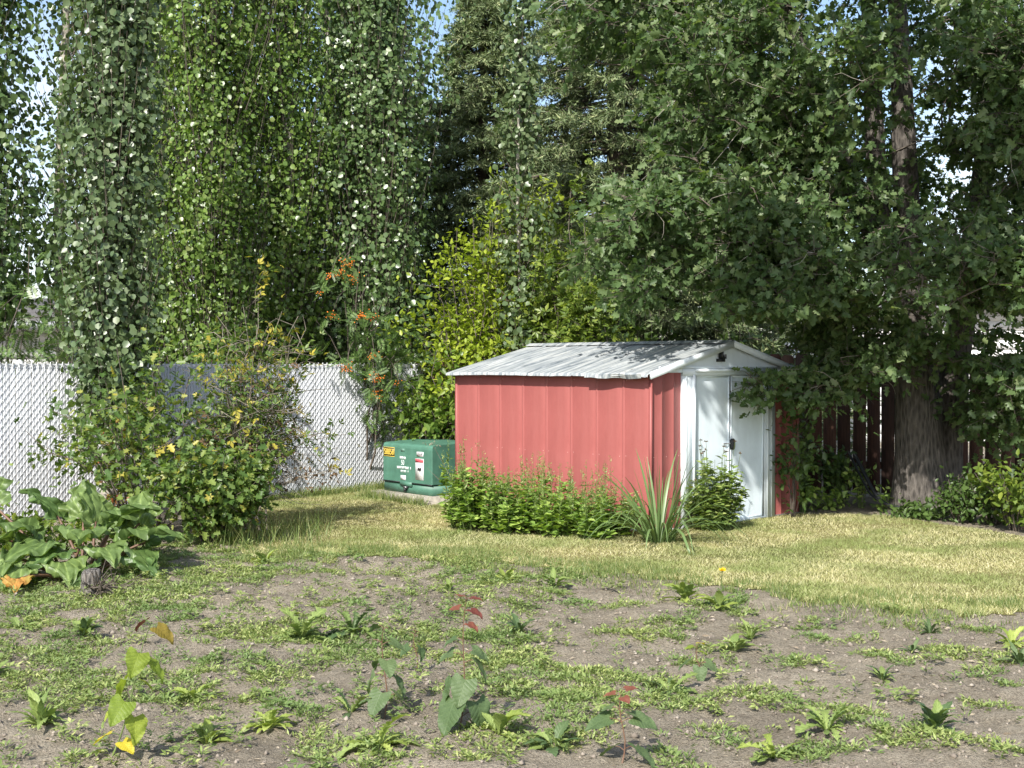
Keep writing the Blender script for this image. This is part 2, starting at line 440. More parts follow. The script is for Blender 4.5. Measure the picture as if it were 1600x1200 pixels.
# ------------------------------------------------------------------ ground
EDGE = A_([(-9, 12.9), (-2.9, 12.7), (-2.3, 11.25), (-.55, 11.0), (.26, 10.35), (1.0, 9.95), (1.6, 9.25), (2.57, 8.6), (3.34, 8.35), (9, 7.9)])
RB = A_([(2.6, 14.6), (3.1, 14.15), (4.1, 13.95), (4.45, 13.1), (5.0, 12.0), (6, 11.2), (9, 10.8)])
def edge(x): return np.interp(x, EDGE[:, 0], EDGE[:, 1])
F0 = A_([-7.07, 11.28]); F1 = A_([-1.20, 17.57])          # chain link fence line
fdir = unit(F1-F0); flen = np.linalg.norm(F1-F0)
W0 = A_([-1.12, 17.72]); W1 = A_([8.6, 14.86])            # board fence line
wdir = unit(W1-W0); wlen = np.linalg.norm(W1-W0)
def lawn_mask(x, y):
    e = edge(x)+.75*(fbm(x*1.7, y*1.7)-.5)+.75*(fbm(x*5, y*5, 2)-.5)
    m = y > e
    m &= (x < 2.6) | (y < np.interp(x, RB[:, 0], RB[:, 1])+.3*(fbm(x*3, y*3)-.5))
    m &= x > -2.9+.5*(fbm(y*2, x*2)-.5)+.35*np.maximum(0, y-12.5)*0
    m &= (x-F0[0])*fdir[1]-(y-F0[1])*fdir[0] > -.05
    m &= (x-W0[0])*wdir[1]-(y-W0[1])*wdir[0] > .0
    return m
def gz(x, y):
    x = np.asarray(x, float); y = np.asarray(y, float)
    soil = np.clip((edge(x)+.1-y)/.5, 0, 1)*np.clip((y-2)/2, 0, 1)
    z = soil*(.10*(fbm(x*1.1, y*1.1)-.5)+.075*(fbm(x*4.5, y*4.5)-.5)+.030*(fbm(x*11, y*11, 2)-.5)+.020*(fbm(x*22, y*22, 2)-.5))
    return z+.03*(fbm(x*.6+9, y*.6)-.5)*np.clip((60-np.abs(y))/40, 0, 1)
def axis(a, b, step, far):
    core = np.arange(a, b+1e-6, step)
    g = []
    d = step
    p = b
    while p < far:
        d *= 1.35; p += d; g.append(p)
    h = []
    d = step; p = a
    while p > -far:
        d *= 1.35; p -= d; h.append(p)
    return np.concatenate([h[::-1], core, g])
xs = axis(-4.9, 4.7, .028, 500); ys = axis(4.7, 12.2, .028, 500)
XX, YY = np.meshgrid(xs, ys)
V = np.stack([XX, YY, gz(XX, YY)], -1).reshape(-1, 3)
nx = len(xs); i, j = np.meshgrid(np.arange(len(ys)-1), np.arange(nx-1), indexing='ij')
a = (i*nx+j).ravel()
F = np.stack([a, a+1, a+nx+1, a+nx], -1)
ground = link('ground', mesh_np('ground', V, [F], M['soil'], True))
tag(ground, 'bare grey brown garden soil and ground under everything', kind='structure')

# lawn sheet
xs = np.arange(-4.2, 8.0, .06); ys = np.arange(7.2, 18.2, .06)
XX, YY = np.meshgrid(xs, ys)
nx = len(xs)
V = np.stack([XX, YY, gz(XX, YY)+.004+.010*np.clip((YY-edge(XX)-.1)/.5, 0, 1)], -1).reshape(-1, 3)
i, j = np.meshgrid(np.arange(len(ys)-1), np.arange(nx-1), indexing='ij')
keep = lawn_mask(XX[:-1, :-1]+.03, YY[:-1, :-1]+.03)
a = (i*nx+j)[keep]
F = np.stack([a, a+1, a+nx+1, a+nx], -1)
used = np.unique(F); mp = np.zeros(len(V), int); mp[used] = np.arange(len(used))
lawn = link('lawn', mesh_np('lawn', V[used], [mp[F]], M['thatch'], True))
tag(lawn, 'dry yellowish mown lawn around the shed', kind='structure')

# shed footprint for keeping grass out
SC = A_([1.353, 12.47]); SA = math.atan2(.678, .735); SW = 2.44; SL = 2.92
sw = A_([math.cos(SA), math.sin(SA)]); ss = A_([-math.sin(SA), math.cos(SA)])
def in_shed(x, y, m=.03):
    u = (x-SC[0])*sw[0]+(y-SC[1])*sw[1]; v = (x-SC[0])*ss[0]+(y-SC[1])*ss[1]
    return (u > -m) & (u < SW+m) & (v > -m) & (v < SL+m)

# grass blades
def blades(n, x0, x1, y0, y1, h0, h1, wd, test, mat, name, lay=.9):
    x = U(x0, x1, n); y = U(y0, y1, n)
    k = test(x, y); x = x[k]; y = y[k]; n = len(x)
    z = gz(x, y)+.005
    h = U(h0, h1, n)*(.6+.8*fbm(x*2.3, y*2.3)); az = U(0, 2*math.pi, n); ln = U(.1, lay, n)
    ww = wd*U(.7, 1.3, n)
    tip = np.stack([x+np.cos(az)*h*ln, y+np.sin(az)*h*ln, z+h], -1)
    a2 = U(0, math.pi, n)
    dx = np.stack([np.cos(a2), np.sin(a2), np.zeros(n)], -1)*ww[:, None]*.5
    P = np.stack([x, y, z], -1)
    V = np.stack([P-dx, P+dx, tip], 1).reshape(-1, 3)
    return link(name, mesh_np(name, V, [np.arange(3*n).reshape(-1, 3)], mat))
g = blades(760000, -3.6, 6.4, 7.7, 17.3, .013, .036, .0072, lambda x, y: lawn_mask(x, y) & ~in_shed(x, y) & (np.abs(x/y) < .47) & (R.random(len(x)) < np.clip(13.5/y-.35, .3, 1)), M['grass'], 'lawn_grass', 1.9)
tag(g, 'short dry grass blades of the lawn', 'grass', kind='stuff')
def frayed(x, y):
    d = y-edge(x)
    return (d > -.75) & (d < .45) & (R.random(len(x)) < np.exp(-np.maximum(0, -d)*3.6)*.9*np.clip((fbm(x*3.1, y*3.1)-.40)/.12, 0, 1)) & (x > -2.8)
g = blades(230000, -3.2, 4.6, 7.4, 12, .02, .075, .006, frayed, M['tallgrass'], 'edge_grass')
tag(g, 'longer green grass fraying out along the lawn edge', 'grass', kind='stuff')
def tallmask(x, y):
    return (((x+2.15)/.42)**2+((y-12.2)/.9)**2 < 1) | (((x+2.35)/.4)**2+((y-11.5)/.35)**2 < 1)
g = blades(1700, -3.2, -1.6, 11, 13.4, .08, .30, .008, tallmask, M['tallgrass'], 'tall_grass')
tag(g, 'tall uncut grass at the foot of the twiggy shrub', 'grass', kind='stuff')
def fencegrass(x, y):
    d = (x-F0[0])*fdir[1]-(y-F0[1])*fdir[0]
    u = (x+1.6)*.648-(y-15.87)*.762; v = -((x+1.6)*.762+(y-15.87)*.648)
    return ((d > -.02) & (d < .16) & (x > -3.2)) | ((v > .10) & (v < .24) & (u > -.25) & (u < 1.2) & (R.random(len(x)) < .6))
g = blades(60000, -3.2, -1.0, 14.5, 17.8, .05, .15, .008, fencegrass, M['tallgrass'], 'fence_grass')
tag(g, 'grass fringe along the foot of the white slatted fence', 'grass', kind='stuff')

# weed mat on the soil
PATCH = [(.62, 7.95, .13), (.86, 7.98, .10), (.72, 6.72, .17), (.80, 6.30, .20), (1.08, 6.42, .13), (.95, 5.75, .16), (1.28, 6.35, .12), (1.38, 6.18, .15), (1.48, 7.85, .09),
         (1.86, 7.72, .12), (2.10, 7.70, .10), (2.12, 7.15, .17), (2.45, 7.22, .18), (2.72, 7.12, .16), (1.62, 6.05, .14), (1.55, 7.05, .11), (.42, 6.55, .20), (.30, 6.20, .20), (.10, 6.35, .16),
         (.75, 8.60, .13), (1.12, 7.42, .10), (1.75, 5.55, .22), (1.30, 5.45, .20), (.70, 5.30, .16), (2.30, 6.15, .12), (2.55, 6.55, .10), (.30, 5.62, .18), (1.95, 8.05, .08), (2.55, 8.05, .10), (2.9, 7.95, .12)]
def cover():
    b = B()
    n = 44000
    x = U(-4.6, 4.6, n); y = U(4.75, 12.3, n)
    k = (np.abs(x/y) < .45) & (y < edge(x)+.05); x, y = x[k], y[k]
    q = .50*fbm(x*1.9+3, y*1.5)+.50*fbm(x*5.5, y*4.8, 2)
    thr = .487+.150*np.clip((x+.1)/1.0, 0, 1)
    p = np.clip((q-thr)/.08, .008, 1)
    # separate cushions on the barer right half
    for cx, cy, r in PATCH:
        d2 = ((x-cx)/r)**2+((y-cy)/(r*1.05))**2+1.1*(fbm(x*9, y*9, 2)-.5)
        p = np.maximum(p, np.clip((1.0-d2)/.35, 0, 1))
    k = R.random(len(x)) < p*.85; x, y = x[k], y[k]
    nc = len(x)
    per = 19
    rr = np.repeat(U(.02, .085, nc), per)
    cx = np.repeat(x, per); cy = np.repeat(y, per)
    az = U(0, 2*math.pi, nc*per); rad = rr*np.sqrt(R.random(nc*per))
    px = cx+np.cos(az)*rad; py = cy+np.sin(az)*rad
    pz = gz(px, py)+U(.002, .028, nc*per)*(1.15-rad/rr)
    el = U(.1, .9, nc*per)
    T = np.stack([np.cos(az)*np.cos(el), np.sin(az)*np.cos(el), np.sin(el)], -1)+R.normal(size=(nc*per, 3))*.25
    N = np.tile([0, 0, 1.0], (nc*per, 1))+R.normal(size=(nc*per, 3))*.35
    S = U(.010, .022, nc*per)*np.repeat(U(.7, 1.4, nc), per)
    h = R.random(nc*per) < .5
    scatter(b, LEAF_SMALL, np.stack([px, py, pz], -1)[h], T[h], N[h], S[h])
    h = ~h
    scatter(b, LEAF_LANCE, np.stack([px, py, pz], -1)[h], T[h], N[h], S[h]*1.6)
    n = 900
    x = U(-3.6, 2.4, n); y = U(4.9, 11.4, n)
    k = (np.abs(x/y) < .44) & (y < edge(x)+.1) & ((R.random(n) < .25) | (x < .2)); x, y = x[k], y[k]; n = len(x); per = 22
    h = np.repeat(U(.03, .11, n), per); t = R.random(n*per)
    az = U(0, 6.283, n*per); rr = U(0, .035, n*per)*(1.2-t)
    P = np.stack([np.repeat(x, per)+np.cos(az)*rr, np.repeat(y, per)+np.sin(az)*rr, np.repeat(gz(x, y), per)+h*t], -1)
    T = np.stack([np.cos(az), np.sin(az), U(-.1, .9, n*per)], -1)
    scatter(b, LEAF_LANCE, P, T, A_([0, 0, 1.])+rdir(n*per)*.5, U(.018, .045, n*per))
    n = 260
    x = U(-3.6, 2.9, n); y = U(4.9, 11.2, n)
    k = (np.abs(x/y) < .44) & (y < edge(x)) & ((R.random(n) < .35) | (x < .4)); x, y = x[k], y[k]; n = len(x); per = 16
    rr = np.repeat(U(.02, .075, n), per)*np.sqrt(R.random(n*per)); az = U(0, 6.283, n*per)
    P = np.stack([np.repeat(x, per)+np.cos(az)*rr, np.repeat(y, per)+np.sin(az)*rr, np.repeat(gz(x, y), per)+U(.01, .06, n*per)], -1)
    T = np.stack([np.cos(az), np.sin(az), U(-.2, .7, n*per)], -1)
    scatter(b, LEAF_TRI, P, T, A_([0, 0, 1.])+rdir(n*per)*.4, U(.025, .055, n*per))
    o = b.build('weed_cover', M['cover'])
    tag(o, 'low green weeds spreading in patches over the bare soil', 'weeds', kind='stuff')
cover()
def clods():
    b = B()
    iv = A_([(1,0,0),(-1,0,0),(0,1,0),(0,-1,0),(0,0,1),(0,0,-1)], float)
    it = A_([(0,2,4),(2,1,4),(1,3,4),(3,0,4),(2,0,5),(1,2,5),(3,1,5),(0,3,5)])
    n = 9000
    x = U(-4.2, 4.2, n); y = 4.8+7*R.random(n)**1.3
    k = (np.abs(x/y) < .45) & (y < edge(x)-.05); x, y = x[k], y[k]; n = len(x)
    s = .004+.016*R.random(n)**3.5
    V = iv[None]*s[:, None, None]*(U(.5, 1.5, n*6).reshape(n, 6, 1))*A_([1, 1, .65])
    V = V+np.stack([x, y, gz(x, y)+s*.2], -1)[:, None]
    b.add(V.reshape(-1, 3), (it[None]+(np.arange(n)*6)[:, None, None]).reshape(-1, 3))
    tag(b.build('soil_clods', M['clod']), 'small clods and stones lying on the soil', 'clods', kind='stuff')
    b = B(); n = 8000
    x = U(-4.2, 4.2, n); y = U(4.8, 12, n)
    k = (np.abs(x/y) < .45) & (y < edge(x)+.1); x, y = x[k], y[k]; n = len(x)
    az = U(0, 6.28, n)
    T = np.stack([np.cos(az), np.sin(az), U(-.1, .35, n)], -1)
    P = np.stack([x, y, gz(x, y)+.006], -1)
    scatter(b, LEAF_LANCE, P, T, np.tile([0, 0, 1.], (n, 1))+R.normal(size=(n, 3))*.4, .008+.045*R.random(n)**4)
    tag(b.build('straw_litter', M['straw']), 'pale straw and dead leaf bits scattered on the soil', 'litter', kind='stuff')
clods()

# ------------------------------------------------------------------ chain link fence with white slats
def chain_fence():
    ang = math.atan2(fdir[1], fdir[0])
    root = empty('chain_link_fence', (F0[0], F0[1], 0), ang)
    tag(root, 'tall white chain link fence with vertical privacy slats at left', 'fence')
    pitch = .0345; H = 1.68
    n = int(flen/pitch)
    b = B(); b.box((-.026, -.0035, .05), (.026, .0035, H-.03))
    # a slat is slightly dished
    sv = []
    for t, yy in ((-.0153, .002), (-.006, -.001), (.006, -.001), (.0153, .002)):
        sv.append((t, yy))
    b = B()
    V = [(x, y, .05) for x, y in sv]+[(x, y, H-.04) for x, y in sv]+[(x, y+.004, .05) for x, y in sv]+[(x, y+.004, H-.04) for x, y in sv]
    b.add(V, A_([(0,1,5,4),(1,2,6,5),(2,3,7,6),(9,8,12,13),(10,9,13,14),(11,10,14,15),(8,0,4,12),(3,11,15,7),(4,5,13,12),(5,6,14,13),(6,7,15,14)]))
    me = b.mesh('slat', M['white_vinyl'])
    for k in range(n):
        o = link('slat', me, root, ((k+.5)*pitch, rnd.uniform(-.002, .002), rnd.uniform(-.012, .008)), (0, rnd.uniform(-.003, .003), rnd.uniform(-.05, .05)))
    b = B()
    dz = .085
    P0 = []; P1 = []; Q0 = []; Q1 = []
    for k in range(n):
        x = (k+.5)*pitch
        z = np.arange(.06+(k % 2)*dz*.5, H-.05, dz)
        for zz in z:
            P0.append((x-pitch*.5, -.0035, zz)); P1.append((x+pitch*.5, -.0045, zz+dz*.5))
            Q0.append((x+pitch*.5, .009, zz+dz*.5)); Q1.append((x-pitch*.5, .012, zz+dz))
    b.segs(P0, P1, .0028, .0028, 4); b.segs(Q0, Q1, .0034, .0034, 3)
    # knuckles along the top
    for k in range(0, n+1, 2):
        x = k*pitch
        b.tube([(x-.012, -.012, H-.05), (x-.005, -.014, H), (x+.004, 0, H+.000), (x+.008, .012, H), (x+.014, .012, H-.05)], .006, 5)
    o = b.build('wire_mesh', M['white_wire'], root); o['kind'] = 'stuff'
    b = B(); b.tube([(0, .035, H-.035), (flen, .035, H-.035)], .021, 10); b.build('top_rail', M['white_wire'], root, True)
    b = B(); b.tube([(0, -.002, .06), (flen, -.002, .06)], .004, 5); b.build('bottom_wire', M['white_wire'], root, True)
    for k in range(4):
        x = min(flen, .0+k*flen/3)
        b = B(); b.tube([(x, .06, -.3), (x, .06, H-.02)], .03, 12)
        b.tube([(x, .06, H-.02), (x, .06, H+.01), (x, .06, H+.03)], [.034, .034, .012], 12)
        b.build('post', M['white_wire'], root, True)
chain_fence()

# ------------------------------------------------------------------ board fence
def board_material():
    m, n, p, out = new_mat('fence_board')
    oi = n.nodes.new('ShaderNodeObjectInfo')
    z = noise(n, 9, 5, .6, sc=(6, 6, .5))
    r = ramp(n, [(0, (.062, .034, .025)), (.5, (.105, .046, .032)), (1, (.135, .075, .052))])
    n.links.new(oi.outputs['Random'], r.inputs[0])
    r2 = ramp(n, [(.3, (.55, .55, .55)), (.7, (1.25, 1.2, 1.15))]); n.links.new(z.outputs[0], r2.inputs[0])
    n.links.new(mix(n, 1, r.outputs[0], r2.outputs[0], 'MULTIPLY'), p.inputs['Base Color'])
    p.inputs['Roughness'].default_value = .85
    bump(n, p, z.outputs[0], .4, .01)
    return m
M['board'] = board_material()
def board_fence():
    ang = math.atan2(wdir[1], wdir[0])
    root = empty('board_fence', (W0[0], W0[1], 0), ang)
    tag(root, 'dark red brown wooden board fence behind the shed and big tree', 'fence')
    b = B(); wd = .158
    b.box((0, -.02, .04), (wd, 0, 1.74))
    b.add([(0, -.02, 1.74), (wd, -.02, 1.74), (wd, 0, 1.74), (0, 0, 1.74), (.03, -.02, 1.775), (wd-.03, -.02, 1.775), (wd-.03, 0, 1.775), (.03, 0, 1.775)],
          A_([(4,5,6,7),(0,1,5,4),(1,2,6,5),(2,3,7,6),(3,0,4,7)]))
    me = b.mesh('board', M['board'])
    x = .02
    while x < wlen-.2:
        link('board', me, root, (x, rnd.uniform(-.004, .004), rnd.uniform(-.03, .03)), (0, rnd.uniform(-.006, .006), 0))
        x += wd+rnd.uniform(.008, .030)
    for z in (.35, 1.4):
        b = B(); b.box((0, .006, z), (wlen, .044, z+.09)); b.build('rail', M['board'], root)
    for k in range(5):
        b = B(); xx = k*wlen/4; b.box((xx-.045, .046, -.2), (xx+.045, .136, 1.72)); b.build('post', M['board'], root)
board_fence()

# ------------------------------------------------------------------ metal garden shed
def red_material():
    m, n, p, out = new_mat('red_shed_paint')
    z1 = noise(n, 1.6, 6, .65, sc=(1, 1, .6)); z2 = noise(n, 34, 5, .7); z3 = noise(n, 5, 5, .65, sc=(1, 1, .12))
    r = ramp(n, [(.25, (.262, .074, .069)), (.5, (.318, .095, .087)), (.8, (.365, .124, .113))])
    n.links.new(z1.outputs[0], r.inputs[0])
    r2 = ramp(n, [(.35, (.88, .88, .88)), (.65, (1.06, 1.06, 1.06))]); n.links.new(z3.outputs[0], r2.inputs[0])
    c = mix(n, 1, r.outputs[0], r2.outputs[0], 'MULTIPLY')
    r3 = ramp(n, [(.72, (0, 0, 0)), (.80, (1, 1, 1))]); n.links.new(z2.outputs[0], r3.inputs[0])
    f = n.nodes.new('ShaderNodeMath'); f.operation = 'MULTIPLY'; f.inputs[1].default_value = .35
    n.links.new(r3.outputs[0], f.inputs[0])
    c = mix(n, f.outputs[0], c, (.52, .30, .27))
    n.links.new(c, p.inputs['Base Color'])
    p.inputs['Roughness'].default_value = .5; p.inputs['Specular IOR Level'].default_value = .35
    bump(n, p, z1.outputs[0], .12, .06)
    return m
M['red'] = red_material()
def roof_material():
    m, n, p, out = new_mat('weathered_white_roof')
    z1 = noise(n, 5, 6, .65, sc=(.25, 4.0, 1)); z2 = noise(n, 26, 6, .7, sc=(.25, 2.0, 1)); z3 = noise(n, 1.2, 3)
    r = ramp(n, [(.36, (.12, .145, .165)), (.47, (.27, .295, .31)), (.56, (.41, .43, .43)), (.75, (.50, .49, .46))])
    n.links.new(z1.outputs[0], r.inputs[0])
    r2 = ramp(n, [(.28, (.22, .22, .21)), (.36, (.8, .8, .79)), (.5, (1, 1, 1))]); n.links.new(z2.outputs[0], r2.inputs[0])
    n.links.new(mix(n, .9, r.outputs[0], r2.outputs[0], 'MULTIPLY'), p.inputs['Base Color'])
    p.inputs['Roughness'].default_value = .55
    bump(n, p, z1.outputs[0], .15, .04)
    return m
M['roof'] = roof_material()
M['shed_white'] = plain('shed_white_paint', (.68, .74, .77), .45, .10, 4, .4, .08, sc=(1, 1, .4))
M['shed_door'] = plain('shed_door_paint', (.70, .78, .83), .5, .08, 7, .35, .06, sc=(1, 1, .5))
M['black'] = plain('black_plastic', (.018, .02, .022), .5, .3, 10)
M['screw'] = plain('painted_screw', (.55, .30, .28), .5, .2, 10)
M['dark_in'] = plain('dark_plywood', (.10, .085, .07), .9, .3, 6)

EZ = 1.555; PZ = 1.885                     # eave and ridge heights
def shed():
    root = empty('garden_shed', (SC[0], SC[1], 0), SA)
    tag(root, 'small red metal garden shed with white sliding doors and pale gable roof', 'shed')
    def profile_panel(length, ribs=True, z0=.03, z1=EZ, wob=0):
        """vertical ribbed sheet along +x, facing -y"""
        pr = [(0, 0), (.003, -.010), (.013, -.010), (.018, 0), (.030, 0), (.040, -.002), (length-.040, -.002), (length-.034, 0), (length, 0)]
        b = B(); zs = [z0, .35, .75, 1.15, z1]
        n = len(pr); V = []
        for z in zs:
            for x, y in pr: V.append((x, y+rnd.uniform(-wob, wob), z))
        F = [(k*n+i, k*n+i+1, (k+1)*n+i+1, (k+1)*n+i) for k in range(len(zs)-1) for i in range(n-1)]
        o = len(V); V += [(x, y+.004, z) for x, y, z in V]
        F += [(o+d, o+c, o+b_, o+a_) for a_, b_, c, d in F[:]]
        b.add(V, A_([(a_, d, c, b_)[::-1] for a_, b_, c, d in F]))
        return b
    npan = 8; pl = SL/npan
    # long sides: local x axis of a panel runs along the wall
    sc_b = B()
    iv = [(math.cos(t)*.0055, math.sin(t)*.0055) for t in np.linspace(0, 6.283, 7)[:-1]]
    sc_b.add([(x, 0, z) for x, z in iv]+[(x*.6, -.004, z*.6) for x, z in iv], [A_([(k, (k+1) % 6, 6+(k+1) % 6, 6+k) for k in range(6)]), A_([(6, 7, 8), (6, 8, 9), (6, 9, 10), (6, 10, 11)])])
    screw = sc_b.mesh('screw', M['screw'])
    for k in range(npan):
        me = profile_panel(pl, wob=.0007).mesh('wall_panel', M['red'])
        p = link('wall_panel', me, root, (0, SL-k*pl-.0, 0), (0, rnd.uniform(-.001, .001), -math.pi/2))
        for xx in (.040, pl-.045):
            link('screw', screw, p, (xx, -.0005, .745+rnd.uniform(-.006, .006)))
        link('screw', screw, p, (.05, -.0005, 1.50))
        link('wall_panel', me, root, (SW, k*pl, 0), (0, 0, math.pi/2))
    b = B(); 
    me = profile_panel(SW/6).mesh('wall_panel', M['red'])
    for k in range(6): link('wall_panel', me, root, (SW-k*SW/6, SL, 0), (0, 0, math.pi))
    # corner posts
    for x, y in ((0, 0), (0, SL), (SW, 0), (SW, SL)):
        b = B(); b.box((x-.017 if x == 0 else x-.012, y-.017 if y == 0 else y-.012, .02), (x+.012 if x == 0 else x+.017, y+.012 if y == 0 else y+.017, EZ))
        b.build('corner_post', M['red'], root)
    b = B(); b.box((-.018, -.018, 0), (SW+.018, .05, .03)); b.box((-.018, .052, 0), (.04, SL+.018, .03)); b.box((SW-.04, .052, 0), (SW+.018, SL+.018, .03))
    b.build('base_rail', M['galv'], root)
    b = B(); b.box((.05, .06, .002), (SW-.05, SL-.03, .02)); b.build('floor_board', M['dark_in'], root)
    # front: red side panels
    def front_panel(x0, x1):
        b = B()
        L = x1-x0
        pr = [(0, 0), (L*.30, 0), (L*.30+.006, -.008), (L*.30+.020, -.008), (L*.30+.03, 0), (L*.72, 0), (L*.72+.005, -.005), (L*.72+.016, -.005), (L*.72+.023, 0), (L, 0)]
        n = len(pr); V = []
        for z in (.03, .7, EZ+.04):
            for x, y in pr: V.append((x0+x, y+.004, z))
        F = [(k*n+i, k*n+i+1, (k+1)*n+i+1, (k+1)*n+i) for k in range(2) for i in range(n-1)]
        o = len(V); V += [(x, y+.004, z) for x, y, z in V]
        F += [(o+d, o+c, o+b_, o+a_) for a_, b_, c, d in F[:]]
        b.add(V, A_(F))
        p = b.build('front_panel', M['red'], root)
        for xx in (x0+.03, x0+L*.5, x1-.03): link('screw', screw, p, (xx, .003, .745))
    front_panel(.018, .455); front_panel(2.005, SW-.018)
    # white jambs with a raised inner lip
    for x0, x1, lip, tilt in ((.455, .640, 1, 0), (1.835, 2.005, -1, .012)):
        b = B(); b.box((x0, -.022, .02), (x1, .02, EZ+.03))
        xl = x1-.035 if lip > 0 else x0
        b.box((xl, -.045, .02), (xl+.035, -.022, EZ-.005))
        b.box((x0+.045 if lip > 0 else x1-.075, -.029, .02), (x0+.06 if lip > 0 else x1-.06, -.022, EZ+.0))
        b.build('door_jamb', M['shed_white'], root)
    b = B(); b.box((.455, -.030, EZ-.012), (2.005, .02, EZ+.064)); b.box((.64, -.052, EZ+.028), (1.835, -.030, EZ+.056)); b.box((.64, .022, EZ-.02), (1.835, .06, EZ+.05))
    b.build('door_track', M['shed_white'], root)
    b = B(); b.box((.62, -.03, .004), (1.86, .045, .032)); b.build('threshold', M['shed_white'], root)
    # doors
    def door(x0, x1, y, nm, roll, label=None):
        W_ = x1-x0
        b = B()
        nxx, nzz = 6, 10; V = []
        for iz in range(nzz+1):
            for ix in range(nxx+1):
                V.append((W_*ix/nxx, rnd.uniform(-.0025, .0025)-.004*math.sin(math.pi*ix/nxx), 1.505*iz/nzz))
        F = [(iz*(nxx+1)+ix, iz*(nxx+1)+ix+1, (iz+1)*(nxx+1)+ix+1, (iz+1)*(nxx+1)+ix) for iz in range(nzz) for ix in range(nxx)]
        o = len(V); V += [(x, .018, z) for x, _, z in V]
        F += [tuple(o+q for q in f[::-1]) for f in F[:]]
        b.add(V, A_(F))
        for (a0, a1, c0, c1) in ((0, .012, 0, 1.505), (W_-.012, W_, 0, 1.505), (.012, W_-.012, 1.487, 1.505), (.012, W_-.012, 0, .02)):
            b.box((a0, -.012, c0), (a1, .0185, c1))
        d = b.build(nm, M['shed_door'], root, loc=(x0, y, .038), rot=(0, roll, 0))
        if label: d['label'] = label
        return d
    d1 = door(.625, 1.222, .000, 'door', 0.0)
    d2 = door(1.238, 1.803, .006, 'door', 0.020, 'right sliding door hanging crooked with a dark gap at its edge')
    b = B()
    a = np.linspace(0, 2*math.pi, 16, endpoint=False)
    prof = [(.0285, .058, -.013), (.030, .060, -.030), (.024, .052, -.042), (.010, .022, -.046)]
    V = []
    for rx, rz, yy in prof:
        ex = np.sign(np.cos(a))*np.abs(np.cos(a))**.6*rx; ez = np.sign(np.sin(a))*np.abs(np.sin(a))**.6*rz
        V.append(np.stack([.012+ex, np.full(16, yy), .79+ez], -1))
    b.add(np.concatenate(V), A_([(k*16+i, k*16+(i+1) % 16, (k+1)*16+(i+1) % 16, (k+1)*16+i) for k in range(3) for i in range(16)]))
    b.add(V[-1], A_([(0, k, k+1) for k in range(1, 15)]))
    b.build('handle', M['black'], d2, True)
    b = B(); b.tube([(.50, -.013, .80), (.54, -.022, .80), (.59, -.022, .80)], .008, 6); b.build('hasp', M['galv'], d1, True)
    # gable ends
    for y0, y1 in ((-.012, .012), (SL-.012, SL+.012)):
        b = B()
        pts = [(-.0, EZ+.066 if y0 < 1 else EZ), (SW, EZ+.066 if y0 < 1 else EZ), (SW/2, PZ-.012)]
        pts = [(.16, pts[0][1]), (SW-.16, pts[1][1]), (SW/2, PZ-.014)]
        if y0 < 1: pts = [(.10, EZ+.02), (.456, EZ+.02), (.456, EZ+.066), (2.004, EZ+.066), (2.004, EZ+.02), (SW-.10, EZ+.02), (SW/2, PZ-.012)]
        n = len(pts)
        V = [(x, y0, z) for x, z in pts]+[(x, y1, z) for x, z in pts]
        me = bpy.data.meshes.new('gable_panel')
        me.from_pydata(V, [], [tuple(range(n)), tuple(range(2*n-1, n-1, -1))]+[(k, n+k, n+(k+1) % n, (k+1) % n) for k in range(n)])
        me.materials.append(M['shed_white'] if y0 < 1 else M['red'])
        link('gable_panel', me, root)
    b = B(); b.box((1.00, -.05, 1.685), (1.10, -.0125, 1.715)); b.box((1.03, -.075, 1.715), (1.045, -.02, 1.79)); b.box((1.075, -.075, 1.7155), (1.09, -.03, 1.76)); b.build('bracket', M['black'], root)
    # ledge above the doors
    b = B(); b.box((.10, -.03, EZ+.058), (2.34, -.0125, EZ+.080)); b.build('gable_ledge', M['shed_white'], root)
    # roof sheets, ridge to eave, 9 a side
    ov = .115; og = .06
    nro = 9; y0r = -og; rl = (SL+2*og)/nro
    def zr(u): return EZ+.012+(PZ-EZ-.012)*(u+ov)/(SW/2+ov)       # u = distance in from the eave line
    for side in (0, 1):
        for k in range(nro):
            b = B()
            pr = [(0, .0), (.004, .016), (.018, .016), (.024, 0), (.09, .002), (rl*.5, .004), (rl-.06, .001), (rl-.001, .0)]
            us = [-ov, -ov+.03, .12, .4, .8, SW/2-.004]
            V = []; n = len(pr)
            for q, u in enumerate(us):
                for y, dz in pr:
                    sag = 0
                    if q <= 1: sag = .004*math.sin(3.1*(k*rl+y)+1)+(.004*math.sin(7.3*(k*rl+y)) if k < 4 else 0)-(.012 if (k == 0 and y < .1) else 0)
                    V.append((u, y0r+k*rl+y, zr(u)+dz*(.25 if q <= 1 else 1)+sag*(1 if q == 0 else .55)+rnd.uniform(-.002, .002)))
            F = [(a_*n+i+1, a_*n+i, (a_+1)*n+i, (a_+1)*n+i+1) for a_ in range(len(us)-1) for i in range(n-1)]
            o = len(V); V += [(x, y, z-.004) for x, y, z in V]
            F += [tuple(o+t for t in f[::-1]) for f in F[:]]
            # turned down lip at the eave
            e = len(V)
            lip = V[:n]
            V += [(x-.004, y, z-.028) for x, y, z in lip]
            F += [(i, i+1, e+i+1, e+i) for i in range(n-1)]
            V = A_(V)
            if side: V[:, 0] = SW-V[:, 0]; F = [f[::-1] for f in F]
            b.add(V, A_(F))
            p = b.build('roof_sheet', M['roof'], root)
    b = B()
    V = []
    yy = np.linspace(-og-.01, SL+og+.01, 9)
    for y in yy:
        V += [(SW/2-.085, y, PZ-.004), (SW/2-.01, y, PZ+.028), (SW/2+.01, y, PZ+.028), (SW/2+.085, y, PZ-.004)]
    V = A_(V)+R.normal(size=(len(V), 3))*.0015
